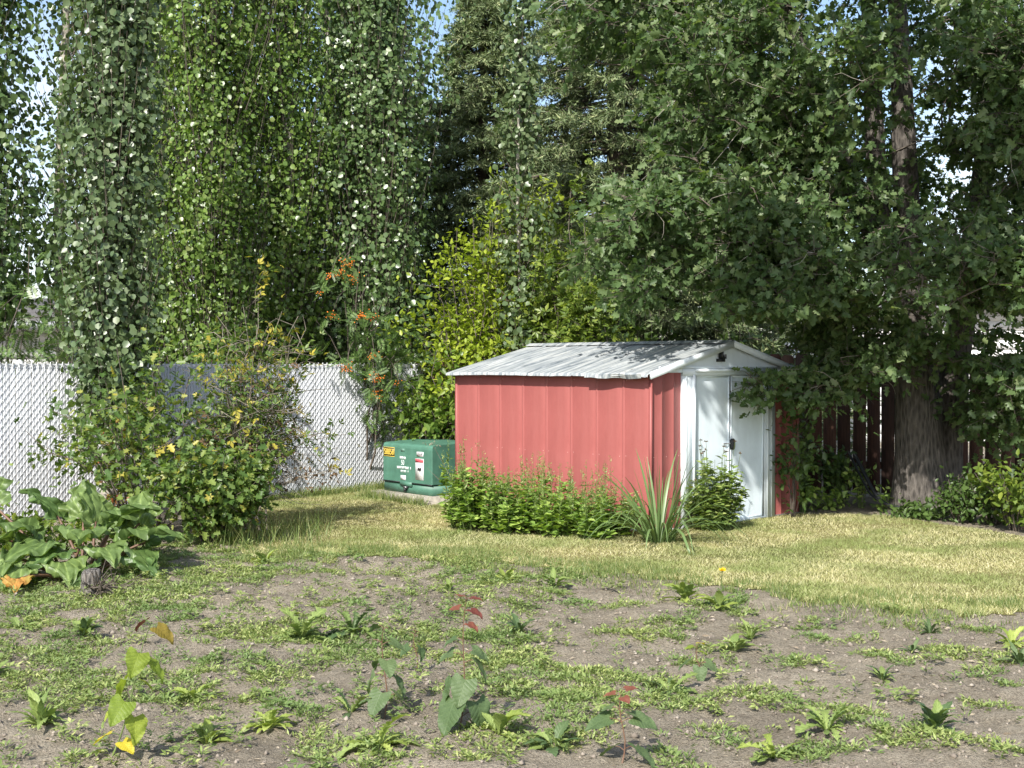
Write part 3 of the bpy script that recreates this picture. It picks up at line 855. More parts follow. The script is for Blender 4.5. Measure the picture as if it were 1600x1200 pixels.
    b.add(V, A_([(k*4+i, k*4+i+1, (k+1)*4+i+1, (k+1)*4+i) for k in range(8) for i in range(3)]))
    b.build('ridge_cap', M['roof'], root)
    # rake trim on the front gable
    for side in (0, 1):
        b = B()
        z0, z1 = zr(-ov), PZ+.006
        V = []
        for u, z in ((-ov+.03, z0), (SW/2, z1)):
            x = u if side == 0 else SW-u
            for dy, dz in ((-og-.016, .014), (-og+.0, .014), (-og+.0, -.055), (-og-.016, -.055)): V.append((x, dy, z+dz))
        F = A_([(0,1,5,4),(1,2,6,5),(2,3,7,6),(3,0,4,7),(0,3,2,1),(4,5,6,7)])
        b.add(V, F); b.build('rake_trim', M['shed_white'], root)
    # torn trim hanging at the near eave corner
    b = B(); V = []
    for k, t in enumerate(np.linspace(0, 1, 9)):
        y = .02+t*.75; z = EZ-.006-.012*math.sin(t*math.pi*2.2)**2-.006*(1-t)
        V += [(-ov-.010, y, z+.022), (-ov-.004+.02*math.sin(5*t), y, z-.02)]
    b.add(V, A_([(2*k, 2*k+1, 2*k+3, 2*k+2) for k in range(8)])); b.build('bent_eave_trim', M['roof'], root)
shed()

# ------------------------------------------------------------------ green utility cabinet on its pad
M['cab'] = plain('green_cabinet_paint', (.070, .175, .125), .5, .22, 6, .4, .05)
M['concrete'] = plain('pad_concrete', (.30, .275, .23), .9, .3, 12, .2, .5)
M['ink_white'] = plain('white_lettering', (.78, .82, .82), .5, .03, 3)
M['ink_yellow'] = plain('yellow_lettering', (.85, .62, .10), .5, .05, 3)
M['ink_black'] = plain('black_print', (.02, .018, .016), .5, .1, 3)
M['ink_red'] = plain('red_print', (.62, .10, .12), .5, .05, 3)
M['sticker'] = plain('white_sticker', (.80, .80, .80), .5, .04, 3)
def text_mesh(txt, size, mat, xscale=1.0, depth=.0008):
    cu = bpy.data.curves.new('t', 'FONT'); cu.body = txt; cu.size = size; cu.extrude = depth
    cu.align_x = 'CENTER'; cu.align_y = 'CENTER'
    ob = bpy.data.objects.new('t', cu); C.objects.link(ob)
    dg = bpy.context.evaluated_depsgraph_get()
    me = bpy.data.meshes.new_from_object(ob.evaluated_get(dg))
    bpy.data.objects.remove(ob, do_unlink=True); bpy.data.curves.remove(cu)
    me.materials.clear(); me.materials.append(mat)
    for v in me.vertices: v.co.x *= xscale
    return me
def cabinet():
    fl = A_([-1.600, 15.87]); fr = A_([-.945, 15.10])
    d = unit(fr-fl); ang = math.atan2(d[1], d[0])
    Wd = np.linalg.norm(fr-fl); Dp = .92; Z0 = .10
    pad = B()
    px0, px1, py0, py1 = -.10, Wd+.06, -.12, Dp+.1
    V = []
    for z, e in ((-.06, .0), (.085, 0), (Z0, .015)):
        V += [(px0+e, py0+e, z), (px1-e, py0+e, z), (px1-e, py1-e, z), (px0+e, py1-e, z)]
    F = [(k*4+i, k*4+(i+1) % 4, (k+1)*4+(i+1) % 4, (k+1)*4+i) for k in range(2) for i in range(4)]+[(8, 9, 10, 11)]
    pad.add(V, A_(F))
    p = pad.build('concrete_pad', M['concrete'], None, loc=(fl[0], fl[1], 0), rot=(0, 0, ang))
    tag(p, 'low weathered concrete pad under the green utility box', 'pad')
    root = empty('utility_box', (fl[0], fl[1], Z0), ang)
    tag(root, 'green steel electrical utility box with yellow number plate beside the shed', 'utility box')
    H = .60; zs = .135
    # lower sill
    b = B(); b.box((.012, .012, .002), (Wd-.012, Dp-.012, zs-.012)); b.build('sill', M['cab'], root)
    # hood: rounded top front edge, swept along the width
    prof = [(0, zs), (0, H-.055), (.006, H-.028), (.020, H-.010), (.045, H), (.46, H+.018), (Dp, H), (Dp, zs)]
    n = len(prof); xs_ = [0, .008, Wd-.008, Wd]
    V = []
    for k, x in enumerate(xs_):
        e = .008 if k in (0, 3) else 0
        for y, z in prof:
            V.append((x, min(max(y, e), Dp-e), min(z, H+.018-e) if z > zs else z))
    F = [(k*n+i, (k+1)*n+i, (k+1)*n+i+1, k*n+i+1) for k in range(3) for i in range(n-1)]
    me = bpy.data.meshes.new('hood'); me.from_pydata(V, [], F+[tuple(range(n)), tuple(range(4*n-1, 3*n-1, -1)), (0, n-1, 2*n-1, n), (n, 2*n-1, 3*n-1, 2*n), (2*n, 3*n-1, 4*n-1, 3*n)])
    me.materials.append(M['cab'])
    link('hood', me, root)
    # flange tab below hood with the lock recess
    b = B(); b.box((.36*Wd/1.0, -.006, zs-.048), (.60*Wd, .010, zs+.004)); b.build('lock_tab', M['cab'], root)
    b = B(); b.box((.0, -.012, zs-.010), (.36*Wd-.004, .0115, zs-.001)); b.box((.60*Wd+.004, -.006, zs-.010), (Wd, .0115, zs-.001)); b.build('hood_seam', M['black'], root)
    b = B(); b.box((.44*Wd, -.018, zs-.075), (.52*Wd, .011, zs-.05)); b.box((.46*Wd, -.022, zs-.115), (.485*Wd, .008, zs-.078)); b.build('padlock', M['black'], root)
    b = B(); b.tube([(.47*Wd, -.012, zs-.078), (.47*Wd, -.022, zs-.06), (.50*Wd, -.022, zs-.055), (.505*Wd, -.012, zs-.072)], .005, 6); b.build('shackle', M['galv'], root)
    def rect(name, cx, cz, w_, h_, mat, y=-.002, parent=root):
        b = B(); b.box((cx-w_/2, y-.0012, cz-h_/2), (cx+w_/2, y+.0018, cz+h_/2)); return b.build(name, mat, parent)
    pl = rect('number_plate', .135, .485, .225, .105, M['ink_black'])
    rim = B()
    for a0, a1, c0, c1 in ((.02, .25, .429, .4345), (.02, .25, .5375, .543), (.02, .0245, .4345, .5375), (.2475, .252, .4345, .5375)):
        rim.box((a0, -.0045, c0), (a1, -.0034, c1))
    rim.build('plate_rim', M['ink_yellow'], pl)
    link('plate_number', text_mesh('S8858', .105, M['ink_yellow'], .80), pl, (.1355, -.0042, .484), (math.pi/2, 0, 0))
    tk = rect('tag_sticker', .775, .487, .135, .055, M['sticker'])
    link('tag_print', text_mesh('27698', .045, M['ink_black'], .85), tk, (.775, -.0042, .487), (math.pi/2, 0, 0))
    ws = rect('warning_sign', .765, .305, .165, .255, M['sticker'])
    rect('warning_band', .765, .408, .157, .042, M['ink_red'], -.0048, ws)
    b = B()
    V = [(.725, -.0045, .30), (.745, -.0045, .33), (.765, -.0045, .318), (.79, -.0045, .335), (.805, -.0045, .31), (.795, -.0045, .285), (.77, -.0045, .278), (.755, -.0045, .292), (.735, -.0045, .282)]
    me = bpy.data.meshes.new('warning_symbol'); me.from_pydata(V, [], [tuple(range(len(V)))]); me.materials.append(M['ink_black']); link('warning_symbol', me, ws)
    rect('small_sticker', .43, .185, .105, .055, M['sticker'])
    rect('blank_tag', .42, .520, .075, .035, plain('dull_tag', (.12, .24, .18), .6, .2, 9))
    # white stencilled lines (only the 50 is legible)
    b = B(); 
    def dashes(cx, cz, wd, hh, seed):
        r = random.Random(seed); x = cx-wd/2
        while x < cx+wd/2:
            q = r.uniform(.008, .015)
            b.box((x, -.0022, cz-hh/2), (x+q*.45, -.0008, cz+hh/2))
            b.box((x+q*.45, -.0022, cz+(hh*.22 if r.random() < .5 else -hh*.5)), (x+q, -.0008, cz+(hh*.5 if r.random() < .5 else hh*.24)))
            x += q+.005
    dashes(.42, .425, .115, .036, 3); dashes(.42, .305, .235, .034, 5); dashes(.43, .262, .10, .028, 8)
    b.box((.575, -.0022, .285), (.585, -.0008, .322)); b.box((.525, -.0022, .25), (.535, -.0008, .277))
    b.build('stencil_lines', M['ink_white'], root)
    link('stencil_number', text_mesh('50', .085, M['ink_white'], .8), root, (.42, -.0022, .365), (math.pi/2, 0, 0))
cabinet()

# ------------------------------------------------------------------ neighbouring houses
M['siding'] = plain('white_siding', (.74, .74, .73), .6, .06, 2)
M['shingle'] = plain('grey_shingles', (.16, .15, .145), .9, .3, 10, .2, .4)
M['glass'] = plain('window_glass', (.04, .05, .06), .08, .1, 2, .8)
def house(name, label, x0, x1, y0, y1, eave, ridge, rz=0):
    root = empty(name, ((x0+x1)/2, y0, 0), rz); tag(root, label, 'house')
    L = (x1-x0)/2; D = y1-y0
    b = B(); b.box((-L, .03, 0), (L, D, eave)); b.build('wall', M['siding'], root)
    hb = .20; k = 0; b = B()
    b.add([(-L, .029, 0), (L, .029, 0), (L, -.004, 0), (-L, -.004, 0), (-L, .029, hb), (L, .029, hb), (L, .018, hb), (-L, .018, hb)], A_([(0,1,2,3),(3,2,6,7),(7,6,5,4),(0,3,7,4),(2,1,5,6)]))
    me = b.mesh('siding_board', M['siding'])
    wins = [(-L*.5, 1.3), (L*.35, 1.3)]
    for k in range(int(eave/hb)): link('siding_board', me, root, (0, 0, k*hb))
    for wx, wz in wins:
        b = B()
        for a0, a1, c0, c1 in ((-.6, .6, .9, 1.0), (-.6, .6, -.1, 0), (-.6, -.5, 0, .9), (.5, .6, 0, .9)): b.box((wx+a0, -.04, wz+c0-.1), (wx+a1, -.006, wz+c1-.1))
        f = b.build('window_frame', M['white_vinyl'], root)
        b = B(); b.box((wx-.5, -.02, wz-.1), (wx+.5, -.0065, wz+.8)); b.build('window_pane', M['glass'], f)
    b = B()
    o = .45
    V = [(-L-o, -o, eave-.02), (L+o, -o, eave-.02), (L+o, D/2, ridge), (-L-o, D/2, ridge), (-L-o, D+o, eave-.02), (L+o, D+o, eave-.02)]
    V += [(x, y, z-.14) for x, y, z in V]
    b.add(V, A_([(0,1,2,3),(3,2,5,4),(7,6,9,8),(8,9,10,11),(0,6,7,1),(4,5,11,10),(0,3,9,6),(3,4,10,9),(2,1,7,8),(5,2,8,11)]))
    b.build('roof', M['shingle'], root)
    for s in (-1, 1):
        b = B(); b.add([(s*L, .03, eave), (s*L, D-.0, eave), (s*L, D/2, ridge-.15), (s*(L-.1), .03, eave), (s*(L-.1), D, eave), (s*(L-.1), D/2, ridge-.15)], A_([(0,1,2),(5,4,3)])); b.build('gable_wall', M['siding'], root)
    b = B(); b.box((-L-o, -o-.02, eave-.2), (L+o, -o, eave-.01)); b.build('gutter', M['white_vinyl'], root)
house('neighbour_house', 'white sided house glimpsed through gaps behind the big tree', 6.4, 16.5, 27, 35, 3.05, 3.55, -.12)
house('neighbour_house', 'pale house glimpsed beyond the white slatted fence at far left', -19, -9.6, 27, 35, 2.6, 3.3, .10)

# ------------------------------------------------------------------ trees
def curve_pts(P, n):
    P = np.asarray(P, float)
    t = np.linspace(0, len(P)-1, n); out = []
    for c in range(P.shape[1]): out.append(np.interp(t, np.arange(len(P)), P[:, c]))
    Q = np.stack(out, -1)
    for _ in range(2): Q[1:-1] = .25*Q[:-2]+.5*Q[1:-1]+.25*Q[2:]
    return Q
def bez(P0, P1, P2, t):
    t = np.asarray(t)[..., None]
    return (1-t)**2*P0+2*t*(1-t)*P1+t*t*P2

def poplar(label, x, y, H, zlow, prof, nbr, per, size, mat, tr=.09, lean=(0, 0), name='columnar_aspen', twigmat='bark_twig', rise=(1.6, 3.6), group='columnar aspens along the fence', spread=.12):
    """prof: [(z, radius), ...] crown radius by height"""
    root = empty(name, (x, y, 0)); tag(root, label, 'tree', group)
    pz = A_([p[0] for p in prof]); pr = A_([p[1] for p in prof])
    zz = np.linspace(0, H, 14)
    tx = lean[0]*zz/H+.04*np.sin(zz*1.1+x*3); ty = lean[1]*zz/H+.04*np.cos(zz*.9+y)
    b = B(); b.tube(np.stack([tx, ty, zz-.1*(zz == 0)], -1), tr*(1-.85*zz/H)+.012, 9); b.build('trunk', M['bark_asp'], root, True)
    h1 = zlow+(H-zlow)*R.random(nbr)**1.05
    az = U(0, 2*math.pi, nbr)
    re = np.interp(h1, pz, pr)*np.sqrt(U(.05, 1.05, nbr))*(.62+.78*vnoise(az*1.27+x*7, h1*1.1+y*3))
    h0 = np.maximum(h1-re*U(*rise, nbr)-.1, .25)
    cx = np.interp(h0, zz, tx); cy = np.interp(h0, zz, ty); cx1 = np.interp(h1, zz, tx); cy1 = np.interp(h1, zz, ty)
    P0 = np.stack([cx, cy, h0], -1)
    P2 = np.stack([cx1+np.cos(az)*re, cy1+np.sin(az)*re, h1], -1)
    P1 = P0*.5+P2*.5; P1[:, :2] += .28*(P2-P0)[:, :2]
    b = B()
    ts = np.linspace(0, 1, 5)
    pts = [bez(P0, P1, P2, np.full(nbr, t)) for t in ts]
    for k in range(4): b.segs(pts[k], pts[k+1], .009*(1-.2*k), .009*(1-.2*(k+1)), 3)
    b.build('branches', M[twigmat], root)
    b = B()
    idx = np.repeat(np.arange(nbr), per)
    node = U(.2, 1.05, (nbr, 6)); t = node[idx, R.integers(0, 6, nbr*per)]+R.normal(size=nbr*per)*.035
    jn = R.normal(size=(nbr, 6, 3))
    P = bez(P0[idx], P1[idx], P2[idx], t)+R.normal(size=(nbr*per, 3))*spread*.62*A_([1, 1, 1.15])+jn[idx, R.integers(0, 6, nbr*per)]*spread*.8
    out = P-np.stack([np.interp(P[:, 2], zz, tx), np.interp(P[:, 2], zz, ty), P[:, 2]], -1)
    N = unit(out)*.8+rdir(len(P))*.75+A_([0, 0, .35])
    T = rdir(len(P))*.7+A_([0, 0, -.75])+unit(out)*.25
    k = P[:, 2] > zlow-.15
    scatter(b, LEAF_ROUND, P[k], T[k], N[k], U(.45, 1.3, k.sum())*size)
    b.build('crown', M[mat], root)
    return root

poplar('columnar aspen whose leaves hang down in front of the white fence', -4.30, 13.55, 6.4, 1.10, [(1.1, .30), (1.7, .42), (2.6, .46), (4, .50), (5.5, .50), (6.4, .25)], 260, 62, .070, 'aspen_g', .07, lean=(.12, .1), spread=.12)
poplar('thin sparse aspen with pale bare trunk at upper left', -6.02, 17.0, 10, 2.6, [(2.3, .3), (4, .55), (6.5, .6), (10, .3)], 120, 42, .076, 'aspen_d', .085, lean=(.15, 0), rise=(1.2, 2.2), spread=.15)
poplar('dark leafy aspen at the left edge of the yard', -6.75, 16.4, 9, 2.2, [(2, .5), (4, .70), (6.5, .60), (9, .3)], 240, 58, .085, 'aspen_d', .09, spread=.15)
poplar('bright green columnar aspen next to the leaf draped one', -3.95, 16.9, 8.6, 1.6, [(1.5, .5), (3, .75), (5, .88), (7, .88), (8.6, .35)], 430, 62, .062, 'aspen_y', .10, spread=.15)
poplar('columnar aspen with a patch of pale trunk showing, middle of the row', -3.12, 17.7, 9, 1.9, [(1.5, .4), (3, .66), (5, .76), (7, .76), (9, .35)], 330, 58, .062, 'aspen_y', .11, spread=.15)
poplar('broad blue green aspen rising behind the berry tree', -1.95, 18.3, 8.2, 1.5, [(1.5, .6), (3, 1.0), (5, 1.1), (7, .95), (8.2, .4)], 520, 58, .069, 'aspen_d', .12, lean=(-.1, 0), spread=.16)
poplar('slender young aspen standing before the spruces behind the shed', .10, 16.75, 6.9, 1.7, [(1.5, .36), (3, .38), (4.5, .30), (6.9, .1)], 105, 28, .074, 'aspen_g', .016, lean=(.02, 0), rise=(1.0, 2.0), spread=.12)
poplar('darker aspen filling the row behind the leaf draped one', -5.0, 17.6, 8.6, 1.7, [(1.5, .4), (3, .6), (5, .76), (7, .76), (8.6, .35)], 280, 52, .067, 'aspen_g', .10, spread=.15)
for k, (xx, yy, lb) in enumerate([(-5.9, 20.6, 'far aspen showing through behind the thin pale trunk'), (-4.3, 20.9, 'far aspen behind the bright green columnar one'), (-3.0, 21.2, 'far aspen behind the one with a pale trunk patch'), (-2.2, 21.5, 'far aspen behind the broad blue green one')]):
    poplar(lb, xx, yy, 11, .9, [(.8, .8), (3, 1.1), (6, 1.0), (11, .5)], 230, 40, .115, 'aspen_d', .10, spread=.2, group='aspens further back')

def spruce(label, x, y, H, wr, seed, zmin=.8, dens=1.0, vis=8.3):
    root = empty('spruce_tree', (x, y, 0)); tag(root, label, 'tree', 'spruces behind the fence')
    b = B(); b.tube([(0, 0, -.1), (0, 0, H*.5), (0, 0, H)], [.04+H*.016, .03+H*.008, .012], 9); b.build('trunk', M['bark_twig'], root, True)
    br = B(); nd = B()
    z = zmin; allP = []; allT = []; allS = []
    while z < H-.15:
        nb = 9 if z < vis else 4
        off = U(0, 6.28)
        for k in range(nb):
            a = off+k*6.283/nb+U(-.2, .2)
            L = (H-z)/H*wr*U(.78, 1.12)+.12
            d = A_([math.cos(a), math.sin(a), 0])
            P0 = A_([0, 0, z+U(-.1, .1)]); P1 = P0+d*L*.55+A_([0, 0, -.10*L]); P2 = P0+d*L+A_([0, 0, -.22*L+.10*U(0, 1)*L])
            tt = np.linspace(0, 1, 5); pp = bez(P0, P1, P2, tt)
            br.tube(pp, np.linspace(.016+.006*L, .005, 5), 4, False)
            nt_ = int((12+30*L)*dens*(1 if z < vis else .3))
            t = U(.12, 1.0, nt_)**.8; base = bez(P0, P1, P2, t)
            side = A_([-d[1], d[0], 0]); sg = np.where(R.random(nt_) < .5, -1, 1)[:, None]
            tl = (.12+.30*L*(1-t)*U(.6, 1.1, nt_)+.05)[:, None]
            dirs = unit(side*sg*U(.5, 1, nt_)[:, None]+d*U(.35, .9, nt_)[:, None]+A_([0, 0, 1])*U(-.75, .15, nt_)[:, None])
            end = base+dirs*tl
            br.segs(base[::2], end[::2], .005, .003, 3)
            per = 12
            q = R.random((nt_, per, 1))*1.05
            P = base[:, None]+(end-base)[:, None]*q
            T = dirs[:, None]*.8+R.normal(size=(nt_, per, 3))*.55+A_([0, 0, -.05])
            allP.append(P.reshape(-1, 3)); allT.append(T.reshape(-1, 3))
        z += U(.16, .26)*(1 if z < vis else 2.2)
    P = np.concatenate(allP); T = np.concatenate(allT)
    scatter(nd, (A_([(-.11, 0, 0), (.11, 0, 0), (.05, .8, .03), (0, 1, 0), (-.06, .75, -.03)], float)[[0, 1, 3]], [A_([(0, 1, 2)])]), P, T, rdir(len(P)), U(.07, .13, len(P)))
    br.build('branches', M['bark_twig'], root); nd.build('crown', M['spruce'], root)
spruce('tall narrow spruce whose tip stands against the sky gap', -.48, 21.3, 8.4, 2.75, 1, dens=1.15)
spruce('broad olive green spruce directly behind the shed', 1.65, 20.2, 13, 3.0, 2)
spruce('spruce half hidden behind the big lobed leaf tree', 3.9, 22.0, 12, 2.6, 3, dens=.6)

# big multi-stemmed tree with lobed leaves
def big_tree():
    bx, by = 4.50, 14.25
    root = empty('shade_tree', (bx, by, 0)); tag(root, 'big multi stemmed shade tree with furrowed trunk and lobed leaves', 'tree')
    off = A_([bx, by, 0])
    def stem(pts, rad, nm, sides=14, flare=0):
        P = A_(pts, float)-off; n = 22
        Q = curve_pts(P, n); r = np.interp(np.linspace(0, 1, n), np.linspace(0, 1, len(rad)), rad)
        b = B()
        # ring with bark ridges
        T = np.gradient(Q, axis=0); T = unit(T)
        Aax = unit(np.cross(T, A_([0.1, 1, 0.05]))); Bax = np.cross(T, Aax)
        a = np.linspace(0, 2*math.pi, 28, endpoint=False)
        V = []
        for k in range(n):
            ridg = 1+.045*np.sin(9*a+.5*np.sin(k*.9))+.03*np.sin(17*a+k*.35)
            if flare: ridg = ridg*(1+flare*math.exp(-k*.8)*(1+.35*np.sin(4*a+1)))
            V.append(Q[k]+(np.cos(a)[:, None]*Aax[k]+np.sin(a)[:, None]*Bax[k])*(r[k]*ridg)[:, None])
        V = np.concatenate(V)
        i = np.arange(n-1)[:, None]*28; j = np.arange(28)[None]; j2 = (j+1) % 28
        b.add(V, np.stack([i+j, i+j2, i+28+j2, i+28+j], -1).reshape(-1, 4))
        b.build(nm, M['bark_oak'], root, True)
        return Q+off
    s = []
    s.append(stem([(4.55, 14.2, -.1), (4.52, 14.2, .7), (4.47, 14.2, 1.6), (4.38, 14.2, 3.0), (4.30, 14.2, 5.0), (4.10, 14.3, 8.5)], [.30, .26, .23, .18, .14, .10, .05], 'trunk', flare=.35))
    s.append(stem([(4.42, 14.25, 2.2), (4.22, 14.3, 2.85), (4.08, 14.3, 3.4), (4.02, 14.3, 4.6), (3.95, 14.3, 6.2), (3.8, 14.3, 8.2)], [.15, .13, .115, .10, .08, .04], 'stem'))
    s.append(stem([(4.40, 14.15, 2.3), (4.05, 14.1, 2.9), (3.72, 14.0, 3.6), (3.45, 13.95, 4.3), (2.95, 13.8, 5.4), (2.3, 13.7, 6.8)], [.13, .11, .105, .095, .075, .04], 'limb'))
    s.append(stem([(4.86, 14.55, -.1), (4.90, 14.55, .7), (5.02, 14.6, 1.6), (5.25, 14.6, 2.9), (5.45, 14.6, 4.6), (5.6, 14.6, 7.2)], [.25, .20, .165, .13, .11, .05], 'trunk', flare=.3))
    stems = np.concatenate(s)
    blobs = [  # centre, radii, clusters
        ((1.15, 14.0, 5.5), (.95, .8, .65), 46),
        ((2.55, 12.45, 2.15), (.42, .40, .28), 26),
        ((3.15, 13.2, 1.5), (.30, .25, .35), 16),
        ((2.72, 12.95, 1.78), (.30, .25, .18), 16),
        ((3.95, 12.35, 2.6), (.55, .5, .5), 34),
        ((4.75, 12.3, 2.7), (.6, .5, .5), 36),
        ((2.35, 13.7, 4.7), (1.05, 1.2, 1.35), 130),
        ((1.75, 13.2, 2.95), (1.05, 1.15, .80), 105),
        ((2.7, 13.0, 2.75), (.75, .8, .70), 60),
        ((3.35, 13.7, 3.5), (.85, 1.2, 1.75), 150),
        ((3.5, 13.8, 6.0), (1.3, 1.0, .8), 50),
        ((5.15, 13.3, 4.7), (.85, 1.1, 1.25), 120),
        ((5.35, 13.6, 2.9), (.85, 1.1, .70), 85),
        ((5.15, 13.6, 1.35), (.75, .9, .50), 70),
        ((3.55, 13.35, 1.75), (.72, .55, .50), 75),
        ((4.35, 13.5, 2.0), (.5, .5, .45), 34),
        ((6.4, 13.6, 3.2), (.8, 1.3, 1.9), 80),
        ((3.6, 14.6, 7.6), (2.6, 1.9, 1.1), 70),
        ((2.55, 13.15, 1.45), (.30, .18, .16), 6),
        ((2.95, 13.1, 1.78), (.35, .3, .22), 14),
        ((4.4, 15.5, 3.2), (1.2, .6, 1.5), 62),
        ((5.9, 15.3, 2.9), (.9, .6, 1.2), 30),
        ((5.7, 14.9, 5.2), (1.1, .6, 1.3), 46),
        ((4.9, 15.0, 5.6), (.8, .5, .9), 24),
        ((1.15, 8.75, 5.85), (.65, .6, .4), 40),  # from here, overhead clumps out of view, added to shade shed front and crown
        ((.45, 8.5, 5.8), (.5, .6, .4), 11),
        ((2.7, 8.8, 6.0), (.85, .7, .45), 26),
        ((3.7, 9.5, 6.3), (.7, .8, .45), 24),
        ((3.2, 10.5, 6.7), (.8, .9, .6), 20),  # last of the added overhead shading clumps
        ((5.1, 12.3, 4.5), (.75, .5, .9), 60),
        ((3.45, 12.4, 4.6), (.45, .4, .4), 20),
    ]
    def front_clear(P):                         # open space kept before the gable and doors, but for one low sprig
        uu = (P[:, 0]-SC[0])*sw[0]+(P[:, 1]-SC[1])*sw[1]; vv = (P[:, 0]-SC[0])*ss[0]+(P[:, 1]-SC[1])*ss[1]
        return (uu < 1.95) & (uu > -.6) & (vv > -1.9) & (vv < .5) & (P[:, 2] < 2.12) & ~((uu > 1.15) & (vv > -.75) & (P[:, 2] < 1.60) & (P[:, 2] > 1.15))
    over = []                                   # unseen high limbs added over the lawn to carry shade-casting foliage
    for pts, rad in (([(4.25, 14.2, 6.3), (3.4, 12.9, 6.9), (2.4, 11.2, 7.0), (1.6, 9.6, 6.6), (.7, 8.6, 6.0)], [.11, .09, .075, .05, .02]),
                     ([(4.1, 14.2, 6.0), (3.9, 12.8, 6.7), (3.5, 11.2, 7.0), (3.2, 9.8, 6.6), (2.8, 8.7, 6.1)], [.10, .085, .07, .05, .02])):
        over.append(stem(pts, rad, 'limb'))
    over = np.concatenate(over)
    bb = B(); lv = B(); tw = B(); dead = B()
    todo = []
    for c, rad, n in blobs:
        d = rdir(n)*(R.random((n, 1))**.42)
        for q in A_(c)+d*A_(rad): todo.append(q)
    todo = A_(todo)
    src0 = np.concatenate([stems[stems[:, 2] > 1.75], over])
    todo = todo[np.argsort([np.min(np.linalg.norm(src0-q, axis=1)) for q in todo])]
    nodes = src0
    for q in todo:
        if True:
            if q[2] < 2.15 and in_shed(q[0], q[1], .12): q[2] = 2.15+U(0, .3)
            if 3.45 < q[0] < 4.6 and 11.5 < q[1] < 14.3 and 1.55 < q[2] < 5.3 and R.random() < .38: continue      # bare space round the stems
            if 3.8 < q[0] < 4.95 and q[2] < 1.65: continue
            if front_clear(q[None])[0]: continue
            ds = np.linalg.norm((nodes-q)*A_([1, 1, 1.25])+A_([0, 0, .15]), axis=1)
            st = nodes[np.argsort(ds)[min(len(nodes)-1, int(abs(R.normal())*1.5))]]
            L = np.linalg.norm(q-st)
            midp = (st+q)/2+A_([0, 0, .14*L])+R.normal(size=3)*.07*L
            n_ = max(4, int(L/.22)); tt = np.linspace(0, 1, n_)
            pts = bez(st, midp, q, tt)
            pts[1:-1] += R.normal(size=(n_-2, 3))*.025
            bb.tube(pts-off, np.linspace(.005+.010*L, .004, n_), 4, False)
            nodes = np.concatenate([nodes, pts[n_//2:]])
            hid = q[2] > 1.64+.292*q[1]+.3
            # side twigs with leaves, spray-like
            k = int(U(5, 8.4)) if not hid else 4
            base = bez(st, midp, q, U(max(.55, 1-.9/max(L, .9)), 1.0, k)); base[0] = q
            dr = unit(rdir(k)*A_([1, 1, .42])+unit(q-st)*.55+A_([0, 0, -.12]))
            tl = U(.16, .46, k)[:, None]
            end = base+dr*tl
            fc = ~front_clear(end); tw.segs((base-off)[fc], (end-off)[fc], .004, .002, 3)
            if R.random() < .38: 
                p_ = base[0]-off; d_ = unit(R.normal(size=3)*A_([1, 1, .5]))
                for q_ in range(4):
                    e_ = p_+d_*U(.06, .15); dead.segs([p_], [e_], .0045*(1-.2*q_), .0045*(.8-.2*q_), 3); p_ = e_; d_ = unit(d_+R.normal(size=3)*.38+A_([0, 0, -.12]))
            per = 7
            f = U(.25, 1.08, (k, per, 1))
            P = (base[:, None]+(end-base)[:, None]*f+R.normal(size=(k, per, 3))*.045).reshape(-1, 3)
            fx = P[:, 0]
            keep = ~((P[:, 2] < 1.98) & in_shed(P[:, 0], P[:, 1], .10)) & ~((fx > 3.7) & (fx < 4.6) & (P[:, 1] < 14.2) & (P[:, 2] > 1.2) & (P[:, 2] < 4.9) & (R.random(len(P)) < .32)); P = P[keep]
            clear = front_clear(P)
            kk = np.where(keep)[0][~clear]; keep = np.zeros(len(keep), bool); keep[kk] = True; P = P[~clear]
            if len(P) == 0: continue
            T = (np.repeat(dr, per, 0)[keep]*.6+rdir(len(P))*.9+A_([0, 0, -.30]))
            N = rdir(len(P))*1.0+A_([-.1, -.15, .55])
            scatter(lv, LEAF_LOBED, P-off, T, N, U(.062, .120, len(P))*(1.7 if hid else 1))
    bb.build('branches', M['bark_twig'], root, True); tw.build('twigs', M['bark_twig'], root)
    dead.build('dead_twigs', M['grey_twig'], root)
    lv.build('crown', M['oak'], root)
big_tree()

